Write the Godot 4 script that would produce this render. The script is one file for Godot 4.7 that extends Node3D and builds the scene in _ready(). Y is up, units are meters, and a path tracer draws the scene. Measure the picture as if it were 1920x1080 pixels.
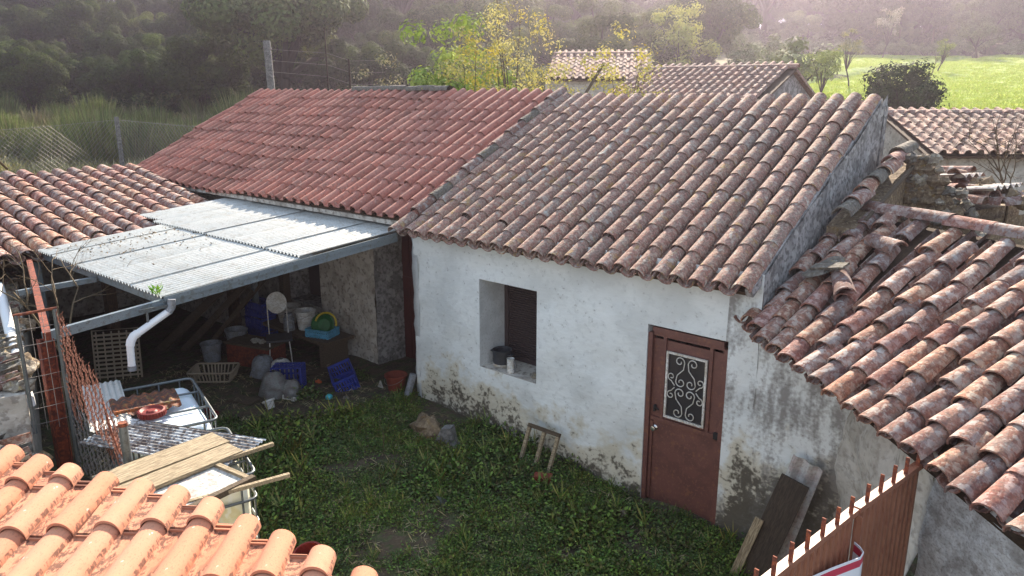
extends Node3D

# ---------------------------------------------------------------- helpers
var rng := RandomNumberGenerator.new()
var M := {}          # materials
var used := {}       # names in use
const CAM := Vector3(0.0, 4.31, 0.0)
var HEAD := Vector3(-sin(deg_to_rad(41.0)), 0, -cos(deg_to_rad(41.0)))   # where the camera heads, on the ground
var SIDE := Vector3(cos(deg_to_rad(41.0)), 0, -sin(deg_to_rad(41.0)))

class MB:
	var st := SurfaceTool.new()
	func _init():
		st.begin(Mesh.PRIMITIVE_TRIANGLES)
		st.set_smooth_group(-1)
	func flat(): st.set_smooth_group(-1); return self
	func smooth(g := 0): st.set_smooth_group(g); return self
	func tri(a: Vector3, b: Vector3, c: Vector3):
		st.add_vertex(a); st.add_vertex(b); st.add_vertex(c)
	func quad(a: Vector3, b: Vector3, c: Vector3, d: Vector3):
		tri(a, b, c); tri(a, c, d)
	func quv(a: Vector3, b: Vector3, c: Vector3, d: Vector3, ua: Vector2, ub: Vector2, uc: Vector2, ud: Vector2):
		for e in [[a, ua], [b, ub], [c, uc], [a, ua], [c, uc], [d, ud]]:
			st.set_uv(e[1]); st.add_vertex(e[0])
	# flat board with its top edge from a to b, hanging down along d, t thick
	func board(a: Vector3, b: Vector3, d: Vector3, t: float):
		var n = (b - a).cross(d).normalized() * t
		var p = [a, b, b + d, a + d]
		quad(p[0], p[1], p[2], p[3]); quad(p[3] + n, p[2] + n, p[1] + n, p[0] + n)
		for i in 4: quad(p[i], p[i] + n, p[(i + 1) % 4] + n, p[(i + 1) % 4])
		return self
	func box(c: Vector3, s: Vector3, b := Basis()):
		var x = b.x * s.x * 0.5; var y = b.y * s.y * 0.5; var z = b.z * s.z * 0.5
		var p = []
		for i in 8: p.append(c + x * (1 if i & 1 else -1) + y * (1 if i & 2 else -1) + z * (1 if i & 4 else -1))
		quad(p[0], p[1], p[3], p[2]); quad(p[5], p[4], p[6], p[7])
		quad(p[4], p[0], p[2], p[6]); quad(p[1], p[5], p[7], p[3])
		quad(p[2], p[3], p[7], p[6]); quad(p[4], p[5], p[1], p[0])
		return self
	# box between two points, w wide and t tall; up is the direction of t
	func beam(a: Vector3, b: Vector3, w: float, t: float, up := Vector3.UP):
		var z = (b - a).normalized(); var x = up.cross(z).normalized(); var y = z.cross(x)
		box((a + b) / 2, Vector3(w, t, (b - a).length()), Basis(x, y, z))
		return self
	func tube(pts: Array, rad, seg := 8, closed := false):
		var n = pts.size(); var rings = []
		var ref = Vector3.UP
		for i in n:
			var p: Vector3 = pts[i]
			var a: Vector3 = pts[(i - 1 + n) % n] if closed else pts[max(i - 1, 0)]
			var b: Vector3 = pts[(i + 1) % n] if closed else pts[min(i + 1, n - 1)]
			var d = (b - a).normalized()
			if i == 0: ref = Vector3.UP if abs(d.y) < 0.9 else Vector3.RIGHT
			var x = ref.cross(d).normalized()
			if x.length() < 0.1: x = Vector3.RIGHT
			var y = d.cross(x)
			ref = y
			var r: float = rad if typeof(rad) != TYPE_ARRAY else rad[i]
			var ring = []
			for k in seg:
				var t = TAU * k / seg
				ring.append(p + (x * cos(t) + y * sin(t)) * r)
			rings.append(ring)
		smooth(1)
		for i in (n if closed else n - 1):
			var j = (i + 1) % n
			for k in seg:
				var l = (k + 1) % seg
				quad(rings[i][l], rings[i][k], rings[j][k], rings[j][l])
		if not closed:
			flat()
			for k in range(1, seg - 1):
				tri(rings[0][0], rings[0][k], rings[0][k + 1])
				tri(rings[n - 1][0], rings[n - 1][k + 1], rings[n - 1][k])
		flat()
		return self
	# profile of (radius, height) turned round y at c
	func lathe(prof: Array, c := Vector3.ZERO, seg := 20, sq := 1.0):
		for i in prof.size() - 1:
			smooth(10 + i if (i > 0 and abs((prof[i] - prof[i - 1]).normalized().dot((prof[i + 1] - prof[i]).normalized())) < 0.8) else 10)
			for k in seg:
				var t0 = TAU * k / seg; var t1 = TAU * (k + 1) / seg
				var a = Vector3(cos(t0), 0, sin(t0) * sq); var b = Vector3(cos(t1), 0, sin(t1) * sq)
				var p = prof[i]; var q = prof[i + 1]
				quad(c + b * p.x + Vector3.UP * p.y, c + a * p.x + Vector3.UP * p.y, c + a * q.x + Vector3.UP * q.y, c + b * q.x + Vector3.UP * q.y)
		flat()
		return self
	# flat outline in the x-y plane, given thickness in z
	func prism(poly: PackedVector2Array, z0: float, z1: float):
		var idx = Geometry2D.triangulate_polygon(poly)
		for i in range(0, idx.size(), 3):
			var a = poly[idx[i]]; var b = poly[idx[i + 1]]; var c = poly[idx[i + 2]]
			tri(Vector3(a.x, a.y, z1), Vector3(c.x, c.y, z1), Vector3(b.x, b.y, z1))
			tri(Vector3(a.x, a.y, z0), Vector3(b.x, b.y, z0), Vector3(c.x, c.y, z0))
		for i in poly.size():
			var a = poly[i]; var b = poly[(i + 1) % poly.size()]
			quad(Vector3(a.x, a.y, z0), Vector3(a.x, a.y, z1), Vector3(b.x, b.y, z1), Vector3(b.x, b.y, z0))
		return self
	func add(mesh: Mesh, x := Transform3D()):
		st.append_from(mesh, 0, x)
		return self
	func done() -> ArrayMesh:
		st.generate_normals()
		return st.commit()

func rf(a: float, b: float) -> float: return rng.randf_range(a, b)
func V(x, y, z) -> Vector3: return Vector3(x, y, z)
func numbered(n: String) -> String:
	if not used.has(n):
		used[n] = 0
		return n
	used[n] += 1
	return "%s_%03d" % [n, used[n]]
func tag(o: Node, label: String, category: String, group := "", kind := ""):
	if label: o.set_meta("label", label)
	if category: o.set_meta("category", category)
	if group: o.set_meta("group", group)
	if kind: o.set_meta("kind", kind)
	return o
func thing(called: String, label: String, category: String, at := Vector3.ZERO, turn := 0.0, group := "") -> Node3D:
	var o := Node3D.new(); o.name = numbered(called); add_child(o)
	o.position = at; o.rotation.y = turn
	tag(o, label, category, group)
	return o
func part(parent: Node, called: String, mesh: Mesh, mat: Material, x := Transform3D()) -> MeshInstance3D:
	var o := MeshInstance3D.new(); o.mesh = mesh; o.name = called
	o.material_override = mat
	o.transform = x
	if parent == self: o.name = numbered(called)
	parent.add_child(o, true)
	return o
func single(called: String, mesh: Mesh, mat: Material, label: String, category: String, at := Vector3.ZERO, turn := 0.0, group := "") -> MeshInstance3D:
	var o = part(self, called, mesh, mat, Transform3D(Basis(Vector3.UP, turn), at))
	tag(o, label, category, group)
	return o
func structure(called: String, mesh: Mesh, mat: Material) -> MeshInstance3D:
	var o = part(self, called, mesh, mat)
	o.set_meta("kind", "structure")
	return o
func copy(o: Node3D, label: String, at: Vector3, turn: float, s := 1.0) -> Node3D:
	var c = o.duplicate()
	c.name = numbered(String(o.get_meta("base", o.name)))
	add_child(c)
	c.transform = Transform3D(Basis(Vector3.UP, turn).scaled(Vector3.ONE * s), at)
	if label: c.set_meta("label", label)
	return c

# ---------------------------------------------------------------- textures and materials
func noise_bytes(size: int, freq: float, sd: int, oct := 4, kind := FastNoiseLite.TYPE_SIMPLEX_SMOOTH) -> PackedByteArray:
	var n := FastNoiseLite.new()
	n.noise_type = kind; n.seed = sd; n.frequency = freq / size
	n.fractal_type = FastNoiseLite.FRACTAL_FBM; n.fractal_octaves = oct; n.fractal_gain = 0.55
	if kind == FastNoiseLite.TYPE_CELLULAR:
		n.fractal_type = FastNoiseLite.FRACTAL_NONE
		n.cellular_return_type = FastNoiseLite.RETURN_DISTANCE
		n.domain_warp_enabled = true; n.domain_warp_amplitude = 14.0; n.domain_warp_frequency = freq * 1.5 / size
	var img = n.get_seamless_image(size, size)
	if img.get_format() != Image.FORMAT_L8: img.convert(Image.FORMAT_L8)
	return img.get_data()
# layers: [freq, octaves, lo, hi, colour, strength, cellular?]; the share of a layer's colour rises from lo to hi of its noise (hi < lo turns it round)
func painted(size: int, base: Color, layers: Array, sd: int) -> ImageTexture:
	var n = size * size
	var r := PackedFloat32Array(); var g := PackedFloat32Array(); var b := PackedFloat32Array()
	r.resize(n); g.resize(n); b.resize(n)
	r.fill(base.r); g.fill(base.g); b.fill(base.b)
	var k := 0
	for l in layers:
		var d = noise_bytes(size, l[0], sd * 31 + k * 7, l[1], FastNoiseLite.TYPE_CELLULAR if l.size() > 6 else FastNoiseLite.TYPE_SIMPLEX_SMOOTH)
		k += 1
		var lut := PackedFloat32Array(); lut.resize(256)
		for i in 256: lut[i] = clampf((i / 255.0 - l[2]) / (l[3] - l[2]), 0, 1) * l[5]
		var c: Color = l[4]
		for i in n:
			var w = lut[d[i]]
			if w > 0.0:
				r[i] += (c.r - r[i]) * w; g[i] += (c.g - g[i]) * w; b[i] += (c.b - b[i]) * w
	var out := PackedByteArray(); out.resize(n * 3)
	for i in n:
		out[i * 3] = int(r[i] * 255); out[i * 3 + 1] = int(g[i] * 255); out[i * 3 + 2] = int(b[i] * 255)
	var img := Image.create_from_data(size, size, false, Image.FORMAT_RGB8, out)
	return ImageTexture.create_from_image(img)
func relief(size: int, freq: float, sd: int, oct := 5) -> ImageTexture:
	return ImageTexture.create_from_image(Image.create_from_data(size, size, false, Image.FORMAT_L8, noise_bytes(size, freq, sd, oct)))
func c8(r, g, b) -> Color: return Color(r / 255.0, g / 255.0, b / 255.0)
func mat(color: Color, rough := 0.9, tex: Texture2D = null, scale = 1.0, world := true, bump: Texture2D = null, bump_cm := 0.0, metal := 0.0) -> StandardMaterial3D:
	var m := StandardMaterial3D.new()
	m.albedo_color = color; m.roughness = rough; m.metallic = metal
	if tex: m.albedo_texture = tex
	if tex or bump:
		m.uv1_triplanar = true
		m.uv1_world_triplanar = world
		m.uv1_scale = scale if typeof(scale) == TYPE_VECTOR3 else Vector3.ONE * scale
	if bump:
		m.heightmap_enabled = true; m.heightmap_texture = bump; m.heightmap_scale = bump_cm
	return m

var bump_fine: Texture2D
var bump_mid: Texture2D
func make_materials():
	bump_fine = relief(512, 24, 5)
	bump_mid = relief(512, 8, 9)
	var ot = painted(1024, c8(156, 114, 104), [[6, 4, 0.42, 0.7, c8(170, 132, 120), 0.7], [9, 5, 0.5, 0.75, c8(140, 94, 86), 0.6], [70, 5, 0.47, 0.6, c8(92, 80, 72), 0.7], [34, 5, 0.55, 0.66, c8(168, 160, 148), 0.7], [110, 4, 0.58, 0.68, c8(84, 74, 66), 0.7], [60, 4, 0.62, 0.7, c8(186, 182, 170), 0.7], [14, 6, 0.71, 0.76, c8(186, 188, 180), 0.9], [9, 6, 0.78, 0.82, c8(168, 138, 60), 0.6]], 3)
	var i := 0
	for t in [c8(255, 250, 246), c8(240, 236, 232), c8(255, 242, 234), c8(230, 230, 228), c8(252, 244, 234)]:
		var m = mat(t, 0.92, ot, 0.42, true, bump_fine, 0.8)
		m.uv1_offset = Vector3(0.13 * i, 0.31 * i, 0.57 * i)
		M["old_tile_%d" % i] = m
		i += 1
	# older, darker tiles of the low roofs
	var od = painted(1024, c8(132, 90, 80), [[4, 4, 0.42, 0.7, c8(172, 132, 108), 0.8], [9, 5, 0.5, 0.72, c8(112, 74, 70), 0.8], [56, 5, 0.48, 0.62, c8(88, 74, 70), 0.7], [90, 4, 0.52, 0.66, c8(160, 146, 124), 0.5], [16, 6, 0.58, 0.65, c8(182, 184, 178), 0.9], [40, 5, 0.66, 0.72, c8(190, 190, 182), 0.7]], 8)
	i = 0
	for t in [c8(250, 240, 238), c8(226, 212, 210), c8(250, 226, 208), c8(206, 198, 200), c8(238, 222, 214), c8(236, 204, 200)]:
		var m = mat(t, 0.93, od, 0.55, true, bump_fine, 0.6)
		m.uv1_offset = Vector3(0.23 * i, 0.11 * i, 0.37 * i)
		M["worn_tile_%d" % i] = m
		i += 1
	var nt = painted(1024, c8(170, 116, 100), [[5, 4, 0.36, 0.66, c8(184, 132, 114), 0.6], [9, 4, 0.5, 0.75, c8(162, 102, 92), 0.5], [90, 4, 0.6, 0.72, c8(150, 98, 88), 0.5], [50, 4, 0.68, 0.75, c8(104, 82, 74), 0.7], [26, 5, 0.64, 0.74, c8(116, 92, 80), 0.7], [4, 5, 0.56, 0.7, c8(140, 98, 88), 0.7], [20, 5, 0.77, 0.81, c8(178, 170, 158), 0.7]], 14)
	i = 0
	for t in [c8(255, 255, 255), c8(240, 232, 232), c8(255, 240, 236), c8(228, 220, 216)]:
		var m = mat(t, 0.85, nt, 0.4, true, bump_fine, 0.2)
		m.uv1_offset = Vector3(0.33 * i, 0.21 * i, 0.17 * i)
		M["red_tile_%d" % i] = m
		i += 1
	# moss and dirt in the pans of the near roof
	# four tiles' worth: clean rolls, grime lodged in the pans and under the overlaps
	var sz = 1024; var na = noise_bytes(sz, 20, 401, 5); var nb = noise_bytes(sz, 70, 402, 4); var nc = noise_bytes(sz, 6, 403, 4); var nd = noise_bytes(sz, 9, 404, 4)
	var px := PackedByteArray(); px.resize(sz * sz * 3)
	for j in sz:
		for i2 in sz:
			var kp = j * sz + i2; var k2 = j * sz + (i2 >> 2); var u = float(i2) / sz
			var col = Vector3(194, 132, 102).lerp(Vector3(204, 146, 116), nc[k2] / 255.0)
			var pan = clampf((0.46 - u) * 9.0, 0, 1) if u < 0.46 else 0.0
			var edge = 1.0 - smoothstep(0.0, 0.07, absf(u - 0.43))
			var g2 = clampf(((na[k2] / 255.0 - 0.40) * 5.0 + (nb[k2] / 255.0 - 0.5) * 3.5), 0, 1) * clampf((nc[k2] / 255.0 - 0.2) * 3.0, 0, 1)
			col = col.lerp(Vector3(98, 68, 56), maxf(pan * 0.9, edge * 0.7) * g2)
			if nb[k2] > 176: col = col.lerp(Vector3(150, 108, 88), 0.4)
			col = col.lerp(Vector3(168, 112, 88), clampf((nc[k2] / 255.0 - 0.5) * 1.2, 0, 0.16))
			if nd[k2] > 226 and na[k2] > 110: col = Vector3(190, 192, 180)
			if nd[k2] < 22 and na[k2] > 120: col = Vector3(168, 136, 46)
			px[kp * 3] = int(col.x); px[kp * 3 + 1] = int(col.y); px[kp * 3 + 2] = int(col.z)
	var grain = relief(512, 60, 78, 5)
	var ct = ImageTexture.create_from_image(Image.create_from_data(sz, sz, false, Image.FORMAT_RGB8, px))
	for q in 8:
		var m := StandardMaterial3D.new(); m.albedo_texture = ct; m.roughness = 0.9; m.heightmap_enabled = true; m.heightmap_texture = grain; m.heightmap_scale = 0.05; m.albedo_color = [Color.WHITE, c8(255, 244, 238), c8(246, 238, 234)][q % 3]
		m.uv1_offset = Vector3(0, q * 0.125, 0)
		M["clay_tile_%d" % q] = m
	var pl = painted(512, c8(190, 184, 174), [[5, 5, 0.42, 0.66, c8(158, 150, 138), 0.8], [16, 5, 0.56, 0.72, c8(104, 96, 88), 0.6], [8, 5, 0.6, 0.75, c8(182, 176, 164), 0.8]], 30)
	M["old_plaster"] = mat(Color.WHITE, 0.95, pl, 0.6, true, bump_mid, 2.0)
	var gp = painted(512, c8(150, 148, 146), [[5, 5, 0.4, 0.65, c8(110, 108, 106), 0.8], [24, 5, 0.5, 0.68, c8(84, 82, 80), 0.7], [9, 5, 0.66, 0.75, c8(176, 174, 170), 0.7]], 31)
	M["grey_render"] = mat(Color.WHITE, 0.95, gp, 0.5, true, bump_fine, 1.0)
	var wp = painted(1024, c8(200, 202, 200), [[3, 6, 0.46, 0.72, c8(160, 157, 152), 0.7], [30, 6, 0.5, 0.72, c8(132, 128, 122), 0.55], [8, 6, 0.58, 0.7, c8(112, 107, 101), 0.6], [110, 4, 0.58, 0.72, c8(98, 92, 86), 0.5]], 32)
	var smp = painted(512, c8(198, 202, 202), [[5, 4, 0.42, 0.7, c8(182, 186, 186), 0.7], [40, 4, 0.62, 0.74, c8(160, 160, 156), 0.4]], 33)
	M["smooth_plaster"] = mat(Color.WHITE, 0.93, smp, 0.6)
	M["weathered_white"] = mat(Color.WHITE, 0.93, wp, 0.45, true, bump_fine, 1.2)
	var stn = painted(512, c8(132, 122, 108), [[8, 5, 0.4, 0.66, c8(96, 86, 76), 0.9], [22, 5, 0.52, 0.7, c8(160, 150, 132), 0.7], [14, 5, 0.66, 0.74, c8(188, 184, 170), 0.8], [7, 5, 0.72, 0.8, c8(146, 124, 56), 0.6]], 40)
	M["stone_a"] = mat(Color.WHITE, 0.95, stn, 1.2, true, bump_mid, 1.5)
	M["stone_b"] = mat(c8(222, 205, 184), 0.95, stn, 1.0, true, bump_mid, 1.5)
	M["stone_c"] = mat(c8(190, 192, 196), 0.95, stn, 1.5, true, bump_mid, 1.5)
	var zn = painted(512, c8(182, 185, 184), [[4, 4, 0.4, 0.65, c8(168, 173, 174), 0.8], [24, 4, 0.6, 0.75, c8(192, 194, 192), 0.6], [18, 5, 0.7, 0.8, c8(132, 124, 114), 0.7], [7, 5, 0.66, 0.78, c8(148, 142, 132), 0.6], [120, 3, 0.7, 0.78, c8(110, 100, 90), 0.6]], 50)
	M["zinc_sheet"] = mat(c8(255, 254, 250), 0.45, zn, 0.6, true, null, 0.0, 0.12)
	M["steel_paint"] = mat(c8(168, 180, 188), 0.45, zn, 0.8, true, null, 0.0, 0.3)
	M["galvanised"] = mat(c8(150, 155, 158), 0.4, zn, 1.4, true, null, 0.0, 0.5)
	var mo = painted(512, c8(190, 196, 198), [[3, 5, 0.5, 0.58, c8(74, 62, 54), 0.95], [22, 4, 0.52, 0.64, c8(60, 48, 42), 0.8], [30, 4, 0.62, 0.7, c8(190, 194, 194), 0.7]], 51)
	M["dirty_zinc"] = mat(Color.WHITE, 0.55, mo, 0.75, true, null, 0.0, 0.15)
	var ru = painted(512, c8(118, 62, 42), [[8, 5, 0.4, 0.6, c8(84, 46, 36), 0.8], [20, 5, 0.54, 0.7, c8(150, 82, 48), 0.8]], 52)
	M["rust"] = mat(Color.WHITE, 0.9, ru, 1.5, true, bump_fine, 0.3)
	M["rust_red"] = mat(c8(236, 206, 200), 0.9, ru, 0.9)
	var rs = painted(512, c8(60, 44, 38), [[4, 5, 0.5, 0.6, c8(166, 92, 40), 0.9], [14, 5, 0.52, 0.64, c8(110, 52, 34), 0.8], [26, 4, 0.58, 0.7, c8(36, 30, 28), 0.8], [6, 4, 0.72, 0.8, c8(120, 110, 50), 0.7]], 53)
	M["burnt_metal"] = mat(Color.WHITE, 0.8, rs, 1.6, true, bump_fine, 0.4)
	var wd = painted(512, c8(150, 138, 118), [[10, 5, 0.4, 0.6, c8(122, 110, 92), 0.8], [30, 4, 0.52, 0.66, c8(96, 84, 70), 0.7], [18, 4, 0.62, 0.74, c8(172, 164, 146), 0.7]], 60)
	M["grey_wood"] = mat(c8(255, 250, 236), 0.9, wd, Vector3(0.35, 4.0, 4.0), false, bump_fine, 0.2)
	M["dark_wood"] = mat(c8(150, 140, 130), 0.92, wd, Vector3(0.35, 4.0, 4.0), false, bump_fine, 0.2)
	M["beam_wood"] = mat(c8(130, 108, 90), 0.92, wd, 1.0)
	M["black_board"] = mat(c8(112, 104, 100), 0.8, wd, Vector3(0.35, 3.0, 3.0), false)
	var bp = painted(512, c8(104, 66, 58), [[4, 4, 0.45, 0.7, c8(92, 58, 52), 0.8], [28, 4, 0.64, 0.75, c8(128, 88, 72), 0.5], [9, 5, 0.7, 0.78, c8(128, 86, 60), 0.6]], 61)
	M["brown_paint"] = mat(Color.WHITE, 0.55, bp, 0.8)
	M["red_paint"] = mat(c8(190, 120, 118), 0.6, bp, 0.8)
	var gt = painted(512, c8(150, 100, 76), [[6, 4, 0.45, 0.7, c8(136, 88, 66), 0.8], [20, 4, 0.62, 0.72, c8(118, 66, 48), 0.7]], 62)
	M["gate_paint"] = mat(Color.WHITE, 0.5, gt, Vector3(2.4, 0.5, 2.4))
	var fc = painted(512, c8(184, 182, 176), [[5, 5, 0.42, 0.66, c8(160, 140, 134), 0.8], [24, 4, 0.56, 0.7, c8(120, 116, 110), 0.6]], 63)
	M["fibre_cement"] = mat(Color.WHITE, 0.92, fc, 1.0, true, bump_fine, 0.2)
	var gr = painted(512, c8(244, 243, 240), [[5, 5, 0.44, 0.7, c8(206, 198, 184), 0.8], [18, 5, 0.54, 0.7, c8(168, 156, 138), 0.6], [70, 4, 0.62, 0.74, c8(138, 124, 106), 0.5]], 65)
	M["tank_plastic"] = mat(c8(212, 222, 230), 0.4)
	M["tank_plastic"].subsurf_scatter_enabled = true; M["tank_plastic"].subsurf_scatter_strength = 0.15
	var tk = painted(512, c8(226, 222, 196), [[3, 4, 0.45, 0.65, c8(206, 190, 128), 0.7], [6, 4, 0.6, 0.72, c8(232, 230, 220), 0.8]], 64)
	M["yellowed_plastic"] = mat(Color.WHITE, 0.4, tk, 0.8)
	M["white_plastic"] = mat(c8(226, 228, 228), 0.35, gr, 1.6, true)
	M["pvc"] = mat(c8(214, 216, 216), 0.4)
	M["white_paint"] = mat(c8(222, 222, 220), 0.5, gr, 1.6, true)
	M["off_white"] = mat(c8(188, 186, 180), 0.6, gr, 1.6, true)
	M["blue_plastic"] = mat(c8(48, 70, 172), 0.45, gr, 1.6, true)
	M["light_blue"] = mat(c8(92, 172, 214), 0.45, gr, 1.6, true)
	M["green_plastic"] = mat(c8(26, 112, 58), 0.5, gr, 1.6, true)
	M["yellow_plastic"] = mat(c8(214, 190, 40), 0.5, gr, 1.6, true)
	M["red_plastic"] = mat(c8(178, 70, 62), 0.55, nt, 2.0)
	M["orange_plastic"] = mat(c8(206, 96, 40), 0.5, gr, 1.6, true)
	M["turquoise"] = mat(c8(70, 190, 210), 0.45, gr, 1.6, true)
	M["bucket_grey"] = mat(c8(140, 146, 156), 0.5, gr, 1.6, true)
	M["bucket_dark"] = mat(c8(56, 60, 68), 0.5, gr, 1.6, true)
	M["clay_pot"] = mat(c8(176, 112, 88), 0.85, nt, 1.5)
	M["grimy_bag"] = mat(c8(170, 174, 176), 0.6, fc, 2.0)
	M["dark_screen"] = mat(c8(58, 46, 46), 0.8)
	M["black"] = mat(c8(30, 29, 30), 0.8)
	M["glass_dark"] = mat(c8(52, 50, 52), 0.25)
	M["pale_glass"] = mat(c8(180, 190, 196), 0.15)
	M["pale_glass"].transparency = BaseMaterial3D.TRANSPARENCY_ALPHA
	M["pale_glass"].albedo_color.a = 0.25
	M["chrome"] = mat(c8(200, 200, 200), 0.25, null, 1.0, true, null, 0.0, 0.9)
	M["wicker"] = mat(c8(150, 136, 116), 0.85)
	M["wire"] = mat(c8(130, 124, 120), 0.6, null, 1.0, true, null, 0.0, 0.4)
	M["rust_wire"] = mat(c8(132, 84, 64), 0.85)
	M["banner_white"] = mat(c8(232, 234, 238), 0.45)
	M["banner_red"] = mat(c8(196, 58, 82), 0.45)
	M["concrete"] = mat(c8(206, 206, 206), 0.92, gp, 0.8, true, bump_fine, 0.5)
	# ground
	var so = painted(1024, c8(74, 62, 48), [[5, 5, 0.42, 0.62, c8(56, 48, 38), 0.8], [9, 5, 0.5, 0.64, c8(60, 72, 36), 0.8], [40, 4, 0.55, 0.7, c8(98, 86, 66), 0.6]], 70)
	M["soil"] = mat(Color.WHITE, 1.0, so, 0.5, true, bump_mid, 4.0)
	var hl = painted(1024, c8(96, 92, 58), [[4, 5, 0.42, 0.62, c8(116, 108, 72), 0.8], [8, 5, 0.52, 0.66, c8(72, 84, 40), 0.9], [30, 5, 0.5, 0.7, c8(62, 58, 38), 0.6], [14, 5, 0.66, 0.74, c8(138, 126, 92), 0.7]], 71)
	M["hill"] = mat(Color.WHITE, 1.0, hl, 0.09, true)
	var md = painted(1024, c8(166, 180, 100), [[14, 5, 0.6, 0.72, c8(170, 168, 104), 0.7], [6, 6, 0.6, 0.7, c8(128, 148, 74), 0.8], [3, 5, 0.42, 0.62, c8(172, 184, 96), 0.8], [9, 5, 0.52, 0.68, c8(106, 138, 48), 0.8], [26, 5, 0.55, 0.7, c8(150, 160, 86), 0.6], [40, 4, 0.62, 0.72, c8(92, 116, 48), 0.6]], 72)
	M["meadow"] = mat(Color.WHITE, 1.0, md, 0.08, true)
	for q in [["bark", c8(88, 76, 66)], ["twig", c8(150, 138, 118)], ["pale_twig", c8(176, 166, 148)]]:
		M[q[0]] = mat(q[1], 0.95, wd, 1.5)
func leaf_mat(key: String, back := 0.5, tint := Color.WHITE) -> StandardMaterial3D:
	if M.has(key): return M[key]
	var m := StandardMaterial3D.new(); m.albedo_color = tint
	m.roughness = 0.75; m.metallic_specular = 0.15; m.vertex_color_use_as_albedo = true
	m.backlight_enabled = true; m.backlight = Color(back, back, back * 0.6)
	m.cull_mode = BaseMaterial3D.CULL_DISABLED
	M[key] = m
	return m

# ---------------------------------------------------------------- roof tiles
# a half-round clay tile: lower end at the origin, running up the slope along -z
func barrel(length: float, r0: float, r1: float, seg: int, th: float, hollow := false) -> ArrayMesh:
	var b := MB.new(); var s = -1.0 if hollow else 1.0
	var o0 = []; var o1 = []; var i0 = []; var i1 = []
	for k in seg + 1:
		var t = PI * k / seg
		var c = Vector3(-cos(t), sin(t) * 0.92 * s, 0)
		o0.append(c * r0); o1.append(c * r1 + Vector3(0, 0, -length))
		i0.append(c * (r0 - th)); i1.append(c * (r1 - th) + Vector3(0, 0, -length))
	for k in seg:
		b.smooth(0); b.quad(o0[k], o1[k], o1[k + 1], o0[k + 1])
		b.smooth(1); b.quad(i0[k + 1], i1[k + 1], i1[k], i0[k])
		b.flat(); b.quad(i0[k], o0[k], o0[k + 1], i0[k + 1])
	b.quad(i0[0], i1[0], o1[0], o0[0]); b.quad(o0[seg], o1[seg], i1[seg], i0[seg])
	return b.done()
# a one-piece tile: flat pan with a roll beside it
func roll_tile(length: float, w: float, r: float, seg: int, th: float, lip := false) -> ArrayMesh:
	var b := MB.new()
	var prof = [Vector2(-w * 0.5, 0.016), Vector2(-w * 0.5 + 0.012, 0.0), Vector2(w * 0.5 - 2 * r - 0.022, 0.0), Vector2(w * 0.5 - 2 * r - 0.008, 0.008)]
	for k in seg + 1:
		var t = PI * k / seg
		prof.append(Vector2(w * 0.5 - r + 0.004 - cos(t) * r * 1.04, 0.012 + sin(t) * r * 1.02))
	var n = prof.size()
	for k in n - 1:
		var p = prof[k]; var q = prof[k + 1]; var tp = 0.93
		var a = Vector3(p.x, p.y, 0); var d = Vector3(q.x, q.y, 0)
		var a1 = Vector3(p.x * tp, p.y * 0.93, -length); var d1 = Vector3(q.x * tp, q.y * 0.93, -length)
		var dn = Vector3(0, -th, 0)
		var u0 = (p.x + w * 0.5) / w; var u1 = (q.x + w * 0.5) / w
		b.smooth(0); b.quv(a, a1, d1, d, Vector2(u0, 0.25), Vector2(u0, 0), Vector2(u1, 0), Vector2(u1, 0.25))
		b.smooth(1); b.quad(d + dn, d1 + dn, a1 + dn, a + dn)
		b.flat(); b.quv(a + dn, a, d, d + dn, Vector2(u0, 0.25), Vector2(u0, 0.24), Vector2(u1, 0.24), Vector2(u1, 0.25))
		b.quad(d1 + dn, d1, a1, a1 + dn)
	var e = prof[n - 1]
	b.quad(Vector3(e.x, e.y, 0), Vector3(e.x * 0.93, e.y, -length), Vector3(e.x * 0.93, e.y - th, -length), Vector3(e.x, e.y - th, 0))
	if lip:
		b.box(Vector3(-w * 0.28, 0.008, -length + 0.018), Vector3(w * 0.36, 0.016, 0.014))
		b.box(Vector3(-w * 0.28, 0.006, -length + 0.045), Vector3(w * 0.36, 0.012, 0.01))
	return b.done()
# list entries: [transform, mesh, material]; the nearest `limit` become parts, the rest one part
func lay(parent: Node, called: String, list: Array, limit := 300):
	list.sort_custom(func(a, b): return a[0].origin.distance_squared_to(CAM) < b[0].origin.distance_squared_to(CAM))
	var rest := MB.new(); var more := false; var m0 = null
	for k in list.size():
		var e = list[k]
		if k < limit: part(parent, called, e[1], e[2], e[0])
		else:
			rest.add(e[1], e[0]); more = true
			if m0 == null: m0 = e[2]
	if more:
		var o = part(parent, called + "_field", rest.st.commit(), m0)
		o.set_meta("kind", "stuff")
func frame_of(ux: Vector3, vz: Vector3) -> Basis:
	return Basis(ux, ux.cross(-vz).normalized() * -1.0, -vz)
func tilt(b: Basis, a: float) -> Basis: return b * Basis(Vector3.RIGHT, -a)

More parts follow.
